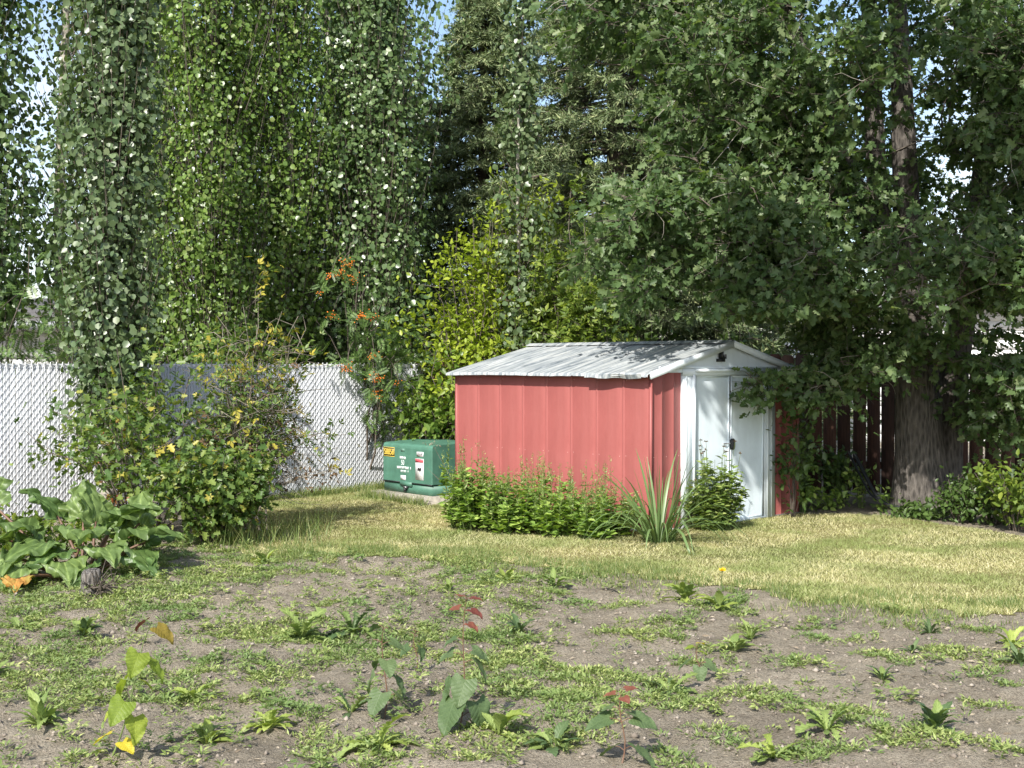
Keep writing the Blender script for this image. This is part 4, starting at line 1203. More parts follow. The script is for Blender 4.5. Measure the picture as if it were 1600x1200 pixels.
# ------------------------------------------------------------------ shrubs and small trees
def shrub(name, label, cat, x, y, stems, H, spread, tm, size, nleaf, mats, stem_mat='bark_twig', sr=.010, low=.25, jit=.09, up=.3, group=None, asym=(0, 0), dead=0, lean_pow=1.0, zbase=0, sides=4, twigs=2, outn=.5):
    root = empty(name, (x, y, zbase)); tag(root, label, cat, group)
    b = B(); ends = []; lines = []
    for k in range(stems):
        a = U(0, 6.283); rr = math.sqrt(R.random())*spread
        tip = A_([math.cos(a)*rr+asym[0], math.sin(a)*rr*.8+asym[1], H*U(.55, 1.05)*(1-.35*(rr/spread)**2)])
        b0 = A_([math.cos(a)*.10*spread, math.sin(a)*.10*spread, -.03])
        m = (b0+tip)/2+A_([-.12*tip[0], -.12*tip[1], .18*H])*lean_pow
        t = np.linspace(0, 1, 6); P = bez(b0, m, tip, t); P[1:-1] += R.normal(size=(4, 3))*.02*H
        b.tube(P, np.linspace(sr, sr*.3, 6), sides, False)
        lines.append((b0, m, tip))
        for q in range(twigs):
            t0 = U(.35, .9); p = bez(b0, m, tip, A_([t0]))[0]
            e = p+unit(R.normal(size=3)*A_([1, 1, .6])+A_([0, 0, up]))*U(.15, .38)*H*.6
            b.tube([p, (p+e)/2+R.normal(size=3)*.02, e], [sr*.45, sr*.35, sr*.2], 3, False)
            lines.append((p, (p+e)/2, e))
    b.build('stems', M[stem_mat], root)
    L0 = A_([l[0] for l in lines]); L1 = A_([l[1] for l in lines]); L2 = A_([l[2] for l in lines])
    for mat, frac in mats:
        n = int(nleaf*frac)
        if mat in ('red_leaf', 'yellow_leaf', 'brown_leaf'):
            ids = R.choice(len(lines), 2 if mat == 'red_leaf' else max(3, int(len(lines)*.10))); i = R.choice(ids, n); t = U(.6, 1.08, n)
        else:
            i = R.integers(0, len(lines), n); t = U(low, 1.05, n)
        P = bez(L0[i], L1[i], L2[i], t)+R.normal(size=(n, 3))*jit
        P[:, 2] = np.maximum(P[:, 2], .03)
        o = unit(P*A_([1, 1, .3]))
        T = rdir(n)*.8+o*.45+A_([0, 0, -.15]); N = rdir(n)*.7+o*outn+A_([0, 0, .6])
        lb = B(); scatter(lb, tm, P, T, N, U(.6, 1.25, n)*size*(.7 if mat == 'red_leaf' else 1))
        lb.build('foliage' if mat == mats[0][0] else mat.replace('red_leaf', 'red_leaves').replace('yellow_leaf', 'yellow_leaves').replace('brown_leaf', 'dead_leaves'), M[mat], root)
    if dead:
        b = B()
        for k in range(dead):
            i = R.integers(0, len(lines)); p = bez(L0[i], L1[i], L2[i], A_([U(.3, .9)]))[0]
            e = p+unit(R.normal(size=3)+A_([.5, -.3, .1]))*U(.15, .45)
            m = (p+e)/2+R.normal(size=3)*.05
            b.tube([p, m, e], [.005, .004, .002], 3, False)
        b.build('dead_twigs', M['dead_twig'], root)
    return root

# left border shrubs in front of the white fence
shrub('leafy_shrub', 'rangy yellowing shrub with a red leaved spray in front of white fence', 'shrub', -3.55, 12.35, 32, 1.95, 1.15, LEAF_LOBED, .080, 2100, [('autumn', .95), ('red_leaf', .03), ('yellow_leaf', .02)], low=.15, jit=.10, dead=30)
shrub('leafy_shrub', 'taller twiggy half bare shrub with yellow tips before the white fence', 'shrub', -2.75, 12.75, 34, 2.45, .78, LEAF_TRI, .08, 1900, [('autumn', .84), ('yellow_leaf', .10), ('brown_leaf', .06)], 'dead_twig', low=.35, jit=.09, dead=130, twigs=4, asym=(.22, 0))
shrub('leafy_shrub', 'low dense green shrub between the rhubarb and the tall grass', 'shrub', -2.75, 11.75, 30, 1.05, .70, LEAF_LOBED, .080, 2500, [('autumn', .985), ('yellow_leaf', .015)], low=.15, jit=.08, dead=10)
def dead_bundle():
    root = empty('dead_brush', (-2.50, 12.55, 0)); tag(root, 'dark brown dead brush caught in the twiggy shrub', 'brush')
    b = B()
    for k in range(120):
        p = A_([U(-.25, .25), U(-.2, .2), U(.35, .95)]); e = p+unit(R.normal(size=3)+A_([.9, 0, -.1]))*U(.2, .55)
        b.tube([p, (p+e)/2+R.normal(size=3)*.06, e], [.004, .003, .0015], 3, False)
    for k in range(9):
        p = A_([U(-.1, .1), U(-.1, .1), -.02]); e = A_([U(-.3, .35), U(-.2, .2), U(.7, 1.0)])
        b.tube([p, (p+e)/2+R.normal(size=3)*.08, e], [.012, .009, .004], 4, False)
    b.build('dry_twigs', M['dead_twig'], root)
    b = B(); n = 500
    P = R.normal(size=(n, 3))*A_([.16, .13, .15])+A_([.02, 0, .72]); scatter(b, LEAF_SMALL, P, rdir(n), rdir(n), U(.03, .07, n)); b.build('dead_leaves', M['brown_leaf'], root)
    b = B(); n = 60
    P = U(-1, 1, (n, 3))*A_([.22, .1, .1])+A_([.62, -.1, .55]); scatter(b, LEAF_SMALL, P, rdir(n), rdir(n), U(.03, .06, n)); b.build('dead_leaves', M['brown_leaf'], root)
    b = B()
    for k in range(7):
        e = A_([U(.4, .9), U(-.2, .1), U(.45, .7)]); b.tube([(.1, 0, .4), (e[0]*.5, e[1]*.5, .55), e], [.006, .005, .002], 3, False)
    b.build('bare_branches', M['grey_twig'], root)
dead_bundle()

# rowans with feathery leaves
def rowan(label, x, y, H, spread, n, berries, stems, low=.35, asym=(0, 0), size=.20):
    r = shrub('rowan_tree', label, 'tree', x, y, stems, H, spread, LEAF_PIN, size, n, [('rowan', 1.0)], 'bark_twig', sr=.016, low=low, jit=.12, asym=asym, group='feathery leaved rowans')
    if berries:
        bm_ = B()
        t = (1+5**.5)/2
        iv = unit(A_([(-1,t,0),(1,t,0),(-1,-t,0),(1,-t,0),(0,-1,t),(0,1,t),(0,-1,-t),(0,1,-t),(t,0,-1),(t,0,1),(-t,0,-1),(-t,0,1)], float))
        it = A_([(0,11,5),(0,5,1),(0,1,7),(0,7,10),(0,10,11),(1,5,9),(5,11,4),(11,10,2),(10,7,6),(7,1,8),(3,9,4),(3,4,2),(3,2,6),(3,6,8),(3,8,9),(4,9,5),(2,4,11),(6,2,10),(8,6,7),(9,8,1)])
        lf = []; tg = B()
        for bx, by, bz, bn in berries:
            bm_ = B()
            P = R.normal(size=(bn, 3))*A_([.045, .04, .030])
            Vv = P[:, None]+iv[None]*.0085
            bm_.add(Vv.reshape(-1, 3), (it[None]+(np.arange(bn)*12)[:, None, None]).reshape(-1, 3))
            bm_.build('berry_cluster', M['berry'], r, True, loc=(bx-x, by-y, bz))
            nl = 7; lf.append((A_([bx-x, by-y, bz+.04])+R.normal(size=(nl, 3))*.05, rdir(nl)*A_([1, 1, .6])+A_([0, 0, -.25])))
            q = A_([bx-x, by-y, bz]); e = q*A_([.6, .35, 1])+A_([0, .0, .35]); tg.tube([q, (q+e)/2+A_([0, -.03, .08]), e], [.003, .004, .006], 4, False)
        lb = B(); P = np.concatenate([a_ for a_, _ in lf]); T = np.concatenate([c for _, c in lf])
        scatter(lb, LEAF_PIN, P, T, rdir(len(P))*.5+A_([0, -.4, .8]), U(.13, .22, len(P))); lb.build('foliage', M['rowan'], r)
        tg.build('twigs', M['bark_twig'], r)
M['berry'] = plain('orange_berry', (.75, .20, .02), .35, .2, 20)
rowan('rowan hung with orange berry clusters leaning over the white fence', -2.02, 17.0, 2.95, .60, 420, [
    (-2.08, 16.15, 2.93, 42), (-2.16, 16.15, 2.80, 34), (-2.30, 16.2, 2.78, 20), (-2.02, 16.2, 2.75, 24), (-1.88, 16.1, 2.27, 40), (-2.28, 16.2, 2.28, 22), (-1.72, 16.2, 2.25, 16),
    (-2.07, 15.95, 1.62, 40), (-1.72, 16.0, 1.77, 24), (-1.71, 15.95, 1.50, 38), (-1.70, 15.9, 1.30, 18), (-1.70, 15.9, 1.24, 14), (-1.40, 16.0, 1.42, 8), (-2.45, 16.2, 2.55, 8)], 14, low=.48, asym=(0, -.45))
rowan('leafy rowan without berries above the fence at far left', -6.35, 15.6, 3.3, 1.0, 900, [], 18, low=.35)
rowan('small rowan between the pale trunk and the leaf draped aspen', -5.25, 15.7, 3.4, .55, 420, [], 12, low=.4)
def rowan_drop():
    pass

shrub('lime_shrub', 'bright lime green shrub rising behind the left end of the shed', 'shrub', -.50, 16.95, 30, 3.7, .78, LEAF_OVAL, .085, 3600, [('lime', 1.0)], low=.45, jit=.10, sr=.014)
shrub('lime_shrub', 'yellow green pointed shrub beside the slender young aspen', 'shrub', -.08, 17.0, 22, 4.6, .42, LEAF_OVAL, .080, 2700, [('lime', 1.0)], low=.5, jit=.09, sr=.012)
shrub('green_shrub', 'mid green rounded shrub behind the middle of the shed roof', 'shrub', .75, 16.85, 38, 4.0, .75, LEAF_TRI, .12, 3600, [('green', 1.0)], low=.35, jit=.12, sr=.014)
shrub('green_shrub', 'broad leaved green shrub in the fence corner behind the utility box', 'shrub', -.98, 16.55, 34, 1.85, .55, LEAF_OVAL, .115, 1500, [('dogwood', 1.0)], low=.12, jit=.10, sr=.012)
shrub('green_shrub', 'dark green bush over the fence between berry tree and lime shrub', 'shrub', -1.25, 17.9, 26, 2.6, .8, LEAF_ROUND, .09, 2600, [('aspen_d', 1.0)], low=.35, jit=.12, sr=.014)
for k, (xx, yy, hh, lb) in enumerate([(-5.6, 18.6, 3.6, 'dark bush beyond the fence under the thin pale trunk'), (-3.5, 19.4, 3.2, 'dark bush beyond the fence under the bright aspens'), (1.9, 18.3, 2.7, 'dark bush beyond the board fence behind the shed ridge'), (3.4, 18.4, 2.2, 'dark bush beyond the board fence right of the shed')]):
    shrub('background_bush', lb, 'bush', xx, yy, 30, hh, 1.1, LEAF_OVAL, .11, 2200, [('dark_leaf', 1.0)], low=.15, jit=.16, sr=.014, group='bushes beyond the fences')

# plants under the big tree
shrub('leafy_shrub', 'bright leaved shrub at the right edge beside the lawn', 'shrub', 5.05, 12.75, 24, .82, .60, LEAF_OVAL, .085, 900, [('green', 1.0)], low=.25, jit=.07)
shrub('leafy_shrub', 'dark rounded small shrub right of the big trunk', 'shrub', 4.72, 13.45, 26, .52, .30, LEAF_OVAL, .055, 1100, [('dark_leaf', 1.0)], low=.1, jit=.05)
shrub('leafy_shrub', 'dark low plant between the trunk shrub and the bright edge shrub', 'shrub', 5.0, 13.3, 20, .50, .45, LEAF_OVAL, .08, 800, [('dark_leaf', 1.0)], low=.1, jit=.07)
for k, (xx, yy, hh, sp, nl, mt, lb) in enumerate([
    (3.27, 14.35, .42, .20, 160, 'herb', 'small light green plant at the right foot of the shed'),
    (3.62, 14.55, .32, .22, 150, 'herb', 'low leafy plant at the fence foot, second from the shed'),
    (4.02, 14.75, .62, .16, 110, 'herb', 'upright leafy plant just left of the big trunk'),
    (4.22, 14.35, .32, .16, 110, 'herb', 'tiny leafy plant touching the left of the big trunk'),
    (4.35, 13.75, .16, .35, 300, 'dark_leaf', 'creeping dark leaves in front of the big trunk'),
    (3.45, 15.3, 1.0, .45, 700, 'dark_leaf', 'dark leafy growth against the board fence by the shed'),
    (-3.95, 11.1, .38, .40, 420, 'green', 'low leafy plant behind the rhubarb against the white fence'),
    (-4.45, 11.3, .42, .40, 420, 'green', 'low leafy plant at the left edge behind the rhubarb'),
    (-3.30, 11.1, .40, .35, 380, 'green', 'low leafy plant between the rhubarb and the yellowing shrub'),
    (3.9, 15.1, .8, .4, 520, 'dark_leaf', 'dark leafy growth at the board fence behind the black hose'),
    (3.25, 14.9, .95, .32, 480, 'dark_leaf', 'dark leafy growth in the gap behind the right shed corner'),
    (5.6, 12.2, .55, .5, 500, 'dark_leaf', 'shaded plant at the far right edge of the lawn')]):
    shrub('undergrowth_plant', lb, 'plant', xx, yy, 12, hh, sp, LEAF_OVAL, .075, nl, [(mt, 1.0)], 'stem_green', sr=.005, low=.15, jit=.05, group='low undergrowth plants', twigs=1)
def vine():
    root = empty('climbing_vine', (3.42, 15.85, 0)); tag(root, 'dark climbing vine on the board fence right of the shed', 'vine')
    b = B(); P = []
    for k in range(7):
        z = np.linspace(0, U(1.0, 1.6), 8); x = U(-.15, .15)+.06*np.sin(z*5+k)
        pp = np.stack([x, -.12+0*z+.02*np.cos(z*7), z], -1); b.tube(pp, .006, 4); P.append(pp)
    b.build('stems', M['grey_twig'], root)
    P = np.concatenate(P); n = 260; q = P[R.integers(0, len(P), n)]+R.normal(size=(n, 3))*.06
    b = B(); scatter(b, LEAF_ROUND, q, rdir(n)+A_([0, 0, -.5]), rdir(n)*.5+A_([0, -1, .2]), U(.05, .09, n)); b.build('foliage', M['dark_leaf'], root)
vine()
shrub('undergrowth_plant', 'dark leafy vine growing up beside the right door jamb', 'plant', 3.02, 13.78, 14, 1.45, .17, LEAF_OVAL, .085, 420, [('dark_leaf', 1.0)], 'bark_twig', sr=.004, low=.1, jit=.06, twigs=2)
def edging():
    b = B()
    P = curve_pts([(3.95, 14.75, .62), (4.02, 14.55, .40), (4.08, 14.3, .16), (4.2, 14.1, .07), (4.45, 13.9, .05), (4.7, 13.75, .05)], 18)
    b.tube(P, .022, 8)
    P2 = P+A_([-.06, .05, .03]); b.tube(P2, .014, 8)
    tag(b.build('garden_hose', M['black'], smooth=True), 'black plastic hose curling at the foot of the big tree', 'hose')
edging()

# ------------------------------------------------------------------ border plants along the shed
def herb(label, x, y, H, spread, stems, mat='herb', spikes=True):
    root = empty('border_herb', (x, y, 0)); tag(root, label, 'plant', 'leafy herbs along the red shed wall')
    b = B(); lb = B(); sb = B()
    for k in range(stems):
        a = U(0, 6.283); rr = spread*math.sqrt(R.random())
        b0 = A_([math.cos(a)*rr*.55, math.sin(a)*rr*.55, -.02]); h = H*U(.42, 1.08)
        tip = A_([math.cos(a)*rr*1.1, math.sin(a)*rr*1.1, h])
        b.tube([b0, (b0+tip)/2+A_([0, 0, .04]), tip], [.004, .003, .002], 3, False)
        n = int(36*h/.6); t = U(.12, 1, n)**.8
        P = b0+(tip-b0)*t[:, None]+R.normal(size=(n, 3))*.012
        az = U(0, 6.283, n); T = np.stack([np.cos(az), np.sin(az), U(-.2, .6, n)], -1)
        scatter(lb, LEAF_OVAL, P, T, A_([0, 0, 1.0])+rdir(n)*.5, U(.075, .130, n)*(1.15-.5*t))
        if spikes and R.random() < .6:
            hs = U(.12, .36); n = 34; t = U(0, 1, n)
            P = tip+A_([0, 0, hs])*t[:, None]+R.normal(size=(n, 3))*.008
            b.tube([tip, tip+A_([U(-.02, .02), 0, hs])], [.002, .001], 3, False)
            scatter(sb, LEAF_LANCE, P, rdir(n)+A_([0, 0, .9]), rdir(n), U(.028, .055, n)*(1.15-.7*t))
    b.build('stems', M['stem_green'], root); lb.build('foliage', M[mat], root)
    if spikes and sb.n: sb.build('seed_spikes', M['balm'], root)
hp = [(-.50, 12.80, .62, .22, 30, 'leafy herb at the far end of the row, beside the utility box'),
      (-.33, 12.58, .50, .24, 30, 'leafy herb second from the utility box end of the row'),
      (-.16, 12.75, .60, .26, 32, 'tall spiky herb third from the utility box end of the row'),
      (.02, 12.42, .44, .25, 30, 'low leafy herb fourth from the utility box end of the row'),
      (.26, 12.60, .54, .24, 30, 'leafy herb at the middle of the red wall'),
      (.42, 12.22, .46, .26, 30, 'low leafy herb just past the middle of the red wall'),
      (.66, 12.38, .46, .24, 30, 'leafy herb third from the sword leaved clump'),
      (.80, 12.08, .44, .24, 28, 'low leafy herb nearest the lawn, beside the sword leaved clump'),
      (1.00, 12.30, .40, .20, 24, 'leafy herb tucked against the sword leaved clump')]
for x, y, h, sp, n, lb in hp: herb(lb, x, y, h*.97, sp*1.15, n)

def sword_clump():
    root = empty('sword_leaf_plant', (1.36, 11.80, 0)); tag(root, 'clump of long sword shaped leaves at the near shed corner', 'plant')
    for k in range(104):
        a = U(0, 6.283); L = U(.50, 1.0); out = U(.05, 1.15); wd = U(.006, .013)
        if k < 50: out = U(.95, 1.75); L = U(.65, 1.05)
        d = A_([math.cos(a), math.sin(a), 0]); b0 = d*U(.01, .12)*A_([1.2, .8, 0])
        n = 8; t = np.linspace(0, 1, n)
        ang = 1.45-out*.35-t**1.6*out*1.55
        st = np.stack([np.cos(ang), np.sin(ang)], -1)*(L/(n-1)); cs = np.cumsum(st, 0)-st[0]
        P = b0+d*cs[:, :1]+A_([0, 0, 1])*cs[:, 1:]
        P[:, 2] = np.maximum(P[:, 2], .012)
        aa = U(0, 6.283) if out < .9 else a+math.pi/2+U(-.5, .5)
        s = unit(A_([math.cos(aa), math.sin(aa), U(-.25, .25)]))
        ww = wd*np.sin(np.clip(t*.92+.12, 0, 1)*math.pi)**.55; ww[-1] = .001
        up = A_([0, 0, .0]) + np.cross(s, d)*0
        V = np.concatenate([P-s*ww[:, None], P+A_([0, 0, -.004]), P+s*ww[:, None]])
        i = np.arange(n-1)
        b = B(); b.add(V, np.concatenate([np.stack([i, i+1, n+i+1, n+i], -1), np.stack([n+i, n+i+1, 2*n+i+1, 2*n+i], -1)]))
        b.build('blade', M['iris'], root, True)
sword_clump()

def bushy_herb():
    root = empty('bushy_herb', (2.02, 12.72, 0)); tag(root, 'bushy green plant with dark seed heads in front of the white doors', 'plant')
    b = B(); lb = B(); hb = B()
    for k in range(62):
        a = U(0, 6.283); rr = .34*math.sqrt(R.random()); h = U(.45, .80)*(1-.35*(rr/.34)**2)
        if k < 12: h = U(.76, .93)
        b0 = A_([math.cos(a)*rr*.4, math.sin(a)*rr*.4, -.02]); tip = A_([math.cos(a)*rr, math.sin(a)*rr*.85, h])
        b.tube([b0, (b0+tip)/2, tip], [.004, .003, .002], 3, False)
        n = 34; t = U(.15, .98, n)
        if k < 12: t *= .82
        P = b0+(tip-b0)*t[:, None]+R.normal(size=(n, 3))*.015; az = U(0, 6.283, n)
        T = np.stack([np.cos(az), np.sin(az), U(-.3, .5, n)], -1)
        scatter(lb, LEAF_OVAL, P, T, A_([0, 0, 1.0])+rdir(n)*.45, U(.05, .09, n))
        if k < 14:
            n = 16; T = rdir(n); T[:, 2] = abs(T[:, 2])*.6
            scatter(hb, LEAF_LANCE, np.tile(tip, (n, 1)), T, rdir(n), U(.015, .030, n))
    b.build('stems', M['stem_green'], root); lb.build('foliage', M['balm'], root); hb.build('seed_heads', M['brown_leaf'], root)
bushy_herb()

# tall dry stalk by the cabinet
def stalk():
    root = empty('dry_stalk', (-.72, 14.2, 0)); tag(root, 'thin dry seed stalk leaning across the green utility box', 'plant')
    b = B(); b.tube([(.28, -.3, 0), (.05, -.15, .42), (-.18, 0, .80)], [.004, .003, .0015], 4); b.tube([(.3, -.28, 0), (.02, -.2, .3), (-.22, -.1, .52)], [.003, .003, .0015], 4); b.build('stems', M['dead_twig'], root)
    b = B(); n = 40; P = A_([-.17, 0, .78])+R.normal(size=(n, 3))*A_([.05, .04, .025]); scatter(b, LEAF_LANCE, P, rdir(n), rdir(n), U(.015, .04, n)); b.build('seed_head', M['straw'], root)
stalk()

# ------------------------------------------------------------------ rhubarb, stump
def rhubarb_leaf(L, Wd, fold=.22, droop=.5, seed=0, edge_amp=.085):
    """blade along +y from the origin: broad heart shape with wavy margin and puckers between ribs"""
    r = random.Random(seed); nu, nv = 22, 26
    V = []
    for j in range(nv+1):
        t = j/nv
        half = Wd*.5*(math.sin(math.pi*min(1, (t*.90+.10))**.80))**.75*(1.0-.25*t)
        for i in range(nu+1):
            s = 2*i/nu-1
            lob = 1+(.20*math.sin(15*t+seed)+.12*math.sin(31*t+2*seed)+.07*math.sin(57*t+seed))*abs(s)**2.2
            x = s*half*lob
            y = L*(t-.24*abs(s)**1.5*(1-t)+.03*math.sin(5*s+seed)*t)
            z = fold*abs(x)*.9-droop*L*t*t*.5-.5*(x/Wd)**2*Wd*.6
            z += edge_amp*L*abs(s)**1.8*math.sin(15*t+6*s+seed)+.024*L*math.cos((i-nu/2)*1.55+t*9)*(.3+abs(s))+.020*L*math.sin(23*t+5*s+seed)*math.cos(9*s+2*seed)
            V.append((x, y, z))
    n = nu+1
    F = [(j*n+i, j*n+i+1, (j+1)*n+i+1, (j+1)*n+i) for j in range(nv) for i in range(nu)]
    return A_(V), A_(F)
def rhubarb():
    root = empty('rhubarb_plant', (-3.45, 10.1, 0)); tag(root, 'large rhubarb plant with broad crinkled leaves at left', 'plant')
    # (tip azimuth deg, base dx, dy, z of blade start, length, width, pitch deg, material)
    spec = [(150, .08, .25, .38, .42, .40, 62, 'rhub'), (95, .42, .3, .36, .40, .34, 45, 'rhub'), (-10, .45, -.05, .30, .46, .40, 8, 'rhub'),
            (-35, .50, -.25, .16, .40, .30, -14, 'rhub'), (-80, .10, -.05, .34, .44, .42, 2, 'rhub'), (-120, -.20, -.1, .26, .46, .42, -12, 'rhub'),
            (-170, -.35, .0, .34, .50, .44, 6, 'rhub'), (-150, -.62, -.25, .22, .50, .44, -22, 'rhub'), (170, -.25, .3, .42, .42, .38, 38, 'rhub'),
            (-60, .30, -.25, .24, .36, .34, -8, 'rhub'), (60, .2, .3, .34, .40, .36, 34, 'rhub'), (-100, -.42, -.35, .14, .34, .32, -16, 'rhub'),
            (-75, -.22, -.62, .06, .24, .22, -8, 'rhub_old'), (20, .28, .12, .40, .38, .36, 22, 'rhub'), (-95, -.78, -.35, .20, .46, .46, -48, 'rhub'), (120, -.85, .35, .55, .44, .42, 40, 'rhub'),
            (-65, .02, -.32, .14, .34, .34, -18, 'rhub'), (-110, .22, -.30, .12, .30, .30, -22, 'rhub'), (-130, -.05, -.18, .20, .36, .36, -14, 'rhub'), (-50, .50, -.12, .20, .34, .34, -12, 'rhub'),
            (-140, -.48, -.12, .28, .40, .38, 4, 'rhub'), (-20, .30, .1, .40, .34, .34, 30, 'rhub'), (-90, -.30, -.38, .12, .32, .32, -24, 'rhub'), (100, -.05, .35, .44, .36, .34, 50, 'rhub'), (40, .55, .1, .24, .32, .30, 10, 'rhub')]
    for k, (az, dx, dy, z, L, Wd, pit, mt) in enumerate(spec):
        V, F = rhubarb_leaf(L*.88, Wd*1.02, .30, .75, k*1.7, .11)
        b = B(); b.add(V, F)
        a = math.radians(az)-math.pi/2
        lf = b.build('leaf', M[mt], root, True, loc=(dx, dy, z), rot=(math.radians(pit+14), rnd.uniform(-.25, .25), a))
        if mt == 'rhub_old': lf['label'] = 'withered orange leaf lying on the ground'
        b = B()
        # rib along the underside and the stalk down to the crown
        p0 = A_([rnd.uniform(-.12, .12)+dx*.25, dy*.25, -.02]);  p2 = A_([dx, dy, z]); 
        m = p0*.45+p2*.55+A_([0, 0, .06])
        b.tube(bez(p0, m, p2, np.linspace(0, 1, 6)), np.linspace(.014, .009, 6), 7)
        b.build('stalk', M['stem_red'], root, True)
rhubarb()
def stump():
    root = empty('tree_stump', (-3.02, 9.15, float(gz(-3.02, 9.15)))); tag(root, 'short grey weathered tree stump beside the rhubarb', 'stump')
    a = np.linspace(0, 6.283, 18, endpoint=False); V = []
    for z, r in ((-.05, .105), (.02, .082), (.09, .066), (.165, .064), (.172, .058)):
        rr = r*(1+.07*np.sin(3*a+1)+.05*np.sin(7*a))
        V.append(np.stack([np.cos(a)*rr, np.sin(a)*rr, z+.012*np.sin(a+.5)*(z > .1)], -1))
    V = np.concatenate(V+[A_([[0, 0, .168]])]); n = 18
    b = B(); b.add(V, [A_([(k*n+i, k*n+(i+1) % n, (k+1)*n+(i+1) % n, (k+1)*n+i) for k in range(4) for i in range(n)]), A_([(4*n+i, 4*n+(i+1) % n, 5*n) for i in range(n)])])
    b.build('trunk', M['grey_stump'], root, True)
    b = B()
    for k in range(80):
        p = A_([U(.0, .16), U(-.14, .05), U(-.01, .08)]); e = p+unit(A_([U(-.1, 1), U(-.8, .3), U(-.25, .6)]))*U(.08, .28)
        b.tube([p, (p+e)/2+R.normal(size=3)*.02, e], [.005, .004, .0015], 4, False)
    b.build('dead_roots', M['bark_twig'], root)
M['grey_stump'] = bark_mat('grey_stump_wood', (.035, .03, .027), (.23, .21, .185), 40, 1.0, (1, 1, .3))
stump()

# ------------------------------------------------------------------ saplings and weeds on the bed
def heart_leaf(seed=0):
    """unit leaf along +y with drip tip, folded on the midrib and drooping"""
    nu, nv = 8, 16; V = []
    for j in range(nv+1):
        t = j/nv
        half = .47*max(0, math.sin(math.pi*min(1, t*.90+.10)**.66))**.62*(1-.10*t)*(1+(.05 if j % 2 else -.03)) if j < nv else 0
        for i in range(nu+1):
            s = 2*i/nu-1
            x = s*half; y = t-.16*abs(s)**1.5*(1-t)
            V.append((x, y, .26*abs(x)-.22*t*t-.25*x*x+.030*math.sin(13*t+4*abs(s)+seed)*abs(s)+.02*math.sin(7*t+3*s)))
    n = nu+1
    return A_(V), A_([(j*n+i, j*n+i+1, (j+1)*n+i+1, (j+1)*n+i) for j in range(nv) for i in range(nu)])
HL = {}
def heart_mesh(mat):
    if mat not in HL:
        V, F = heart_leaf(); HL[mat] = mesh_np('leaf', V, [F], M[mat], True)
    return HL[mat]
def sapling(label, x, y, H, leaves, lean=(0, 0), stem='stem_red'):
    """leaves: (height, azimuth deg, size, pitch deg, material)"""
    z0 = float(gz(x, y)); root = empty('aspen_sapling', (x, y, z0)); tag(root, label, 'sapling', 'aspen suckers in the bare bed')
    b = B(); f = lambda t: A_([lean[0]*t*H+.012*math.sin(t*6), lean[1]*t*H, H*t])
    b.tube([f(t) for t in np.linspace(-.03, 1, 7)], np.linspace(.0042, .0016, 7), 6)
    for (hz, az, s, pit, mt) in leaves:
        a = math.radians(az); p = f(hz/H); pt = p+A_([math.cos(a), math.sin(a), .35])*s*.42
        b.tube([p, (p+pt)/2+A_([0, 0, .006]), pt], .0020, 4, False)
        link('leaf', heart_mesh(mt), root, tuple(pt), (math.radians(pit), rnd.uniform(-.45, .45), a-math.pi/2+rnd.uniform(-.3, .3)), (s*rnd.uniform(.85, 1.0), s*.95, s*rnd.uniform(.6, 1.6)))
    b.build('stem', M[stem], root, True)
L_, G_, RD, YL = 'sap_lime', 'sap_green', 'sap_red', 'sap_yellow'
sapling('tallest lime leaved sapling at lower left with yellowed bottom leaves', -1.66, 5.30, .56, [
    (.55, 150, .07, -35, 'sap_red'), (.52, -20, .10, -30, 'sap_brown'), (.42, -80, .11, -52, L_), (.38, -10, .115, -38, L_), (.30, 170, .10, -60, L_),
    (.22, -100, .12, -40, L_), (.20, -170, .09, -30, L_), (.15, -35, .12, -40, L_), (.08, 185, .09, -20, YL), (.05, -40, .08, -20, YL), (.30, 20, .07, -30, L_)], (.30, 0), 'stem_green')
sapling('grey green leaved sapling left of the biggest leaved one', -.60, 6.0, .44, [
    (.43, 150, .06, -20, G_), (.42, 20, .06, -15, G_), (.36, 170, .10, -25, G_), (.35, 5, .10, -25, G_), (.27, -60, .10, -30, G_), (.26, 120, .09, -25, G_),
    (.20, 190, .115, -55, G_), (.19, -25, .115, -45, G_), (.12, -110, .13, -50, G_), (.10, 30, .10, -30, G_)])
sapling('sapling with the biggest dark leaves and red top at bottom centre', -.235, 5.72, .60, [
    (.59, 150, .055, 10, RD), (.585, -10, .055, 0, RD), (.54, 160, .06, -10, RD), (.53, -20, .07, -15, RD), (.47, -30, .06, -15, RD), (.40, 170, .07, -20, G_), (.34, 10, .10, -25, G_),
    (.33, 175, .11, -25, G_), (.30, -15, .12, -50, G_), (.22, -85, .135, -52, G_), (.21, 185, .13, -60, G_), (.12, -120, .17, -55, G_), (.11, -30, .15, -60, G_), (.06, 20, .13, -45, G_)], (.06, 0))
sapling('small pale sapling behind the biggest leaved one', -.52, 6.9, .21, [(.20, 160, .06, -25, G_), (.19, 0, .06, -25, G_), (.13, -150, .08, -45, G_), (.12, -30, .08, -50, G_), (.21, 80, .04, 0, RD)])
sapling('red tipped sapling at the bottom edge right of centre', .455, 5.26, .30, [
    (.295, 30, .055, 10, RD), (.28, 160, .055, -10, RD), (.27, -60, .05, -10, RD), (.22, 170, .07, -15, G_), (.20, -10, .07, -15, G_), (.17, 185, .12, -20, G_), (.17, 0, .115, -15, G_), (.06, -45, .13, -25, G_), (.05, 150, .10, -30, G_)])
sapling('short three leaved sapling alone right of centre', .985, 6.75, .19, [(.19, 60, .05, 0, 'sap_yellow'), (.18, 200, .05, -10, 'sap_lime'), (.15, -10, .05, -10, 'sap_lime'), (.10, 175, .09, -25, G_), (.09, -20, .09, -35, G_), (.07, -100, .09, -50, G_)])

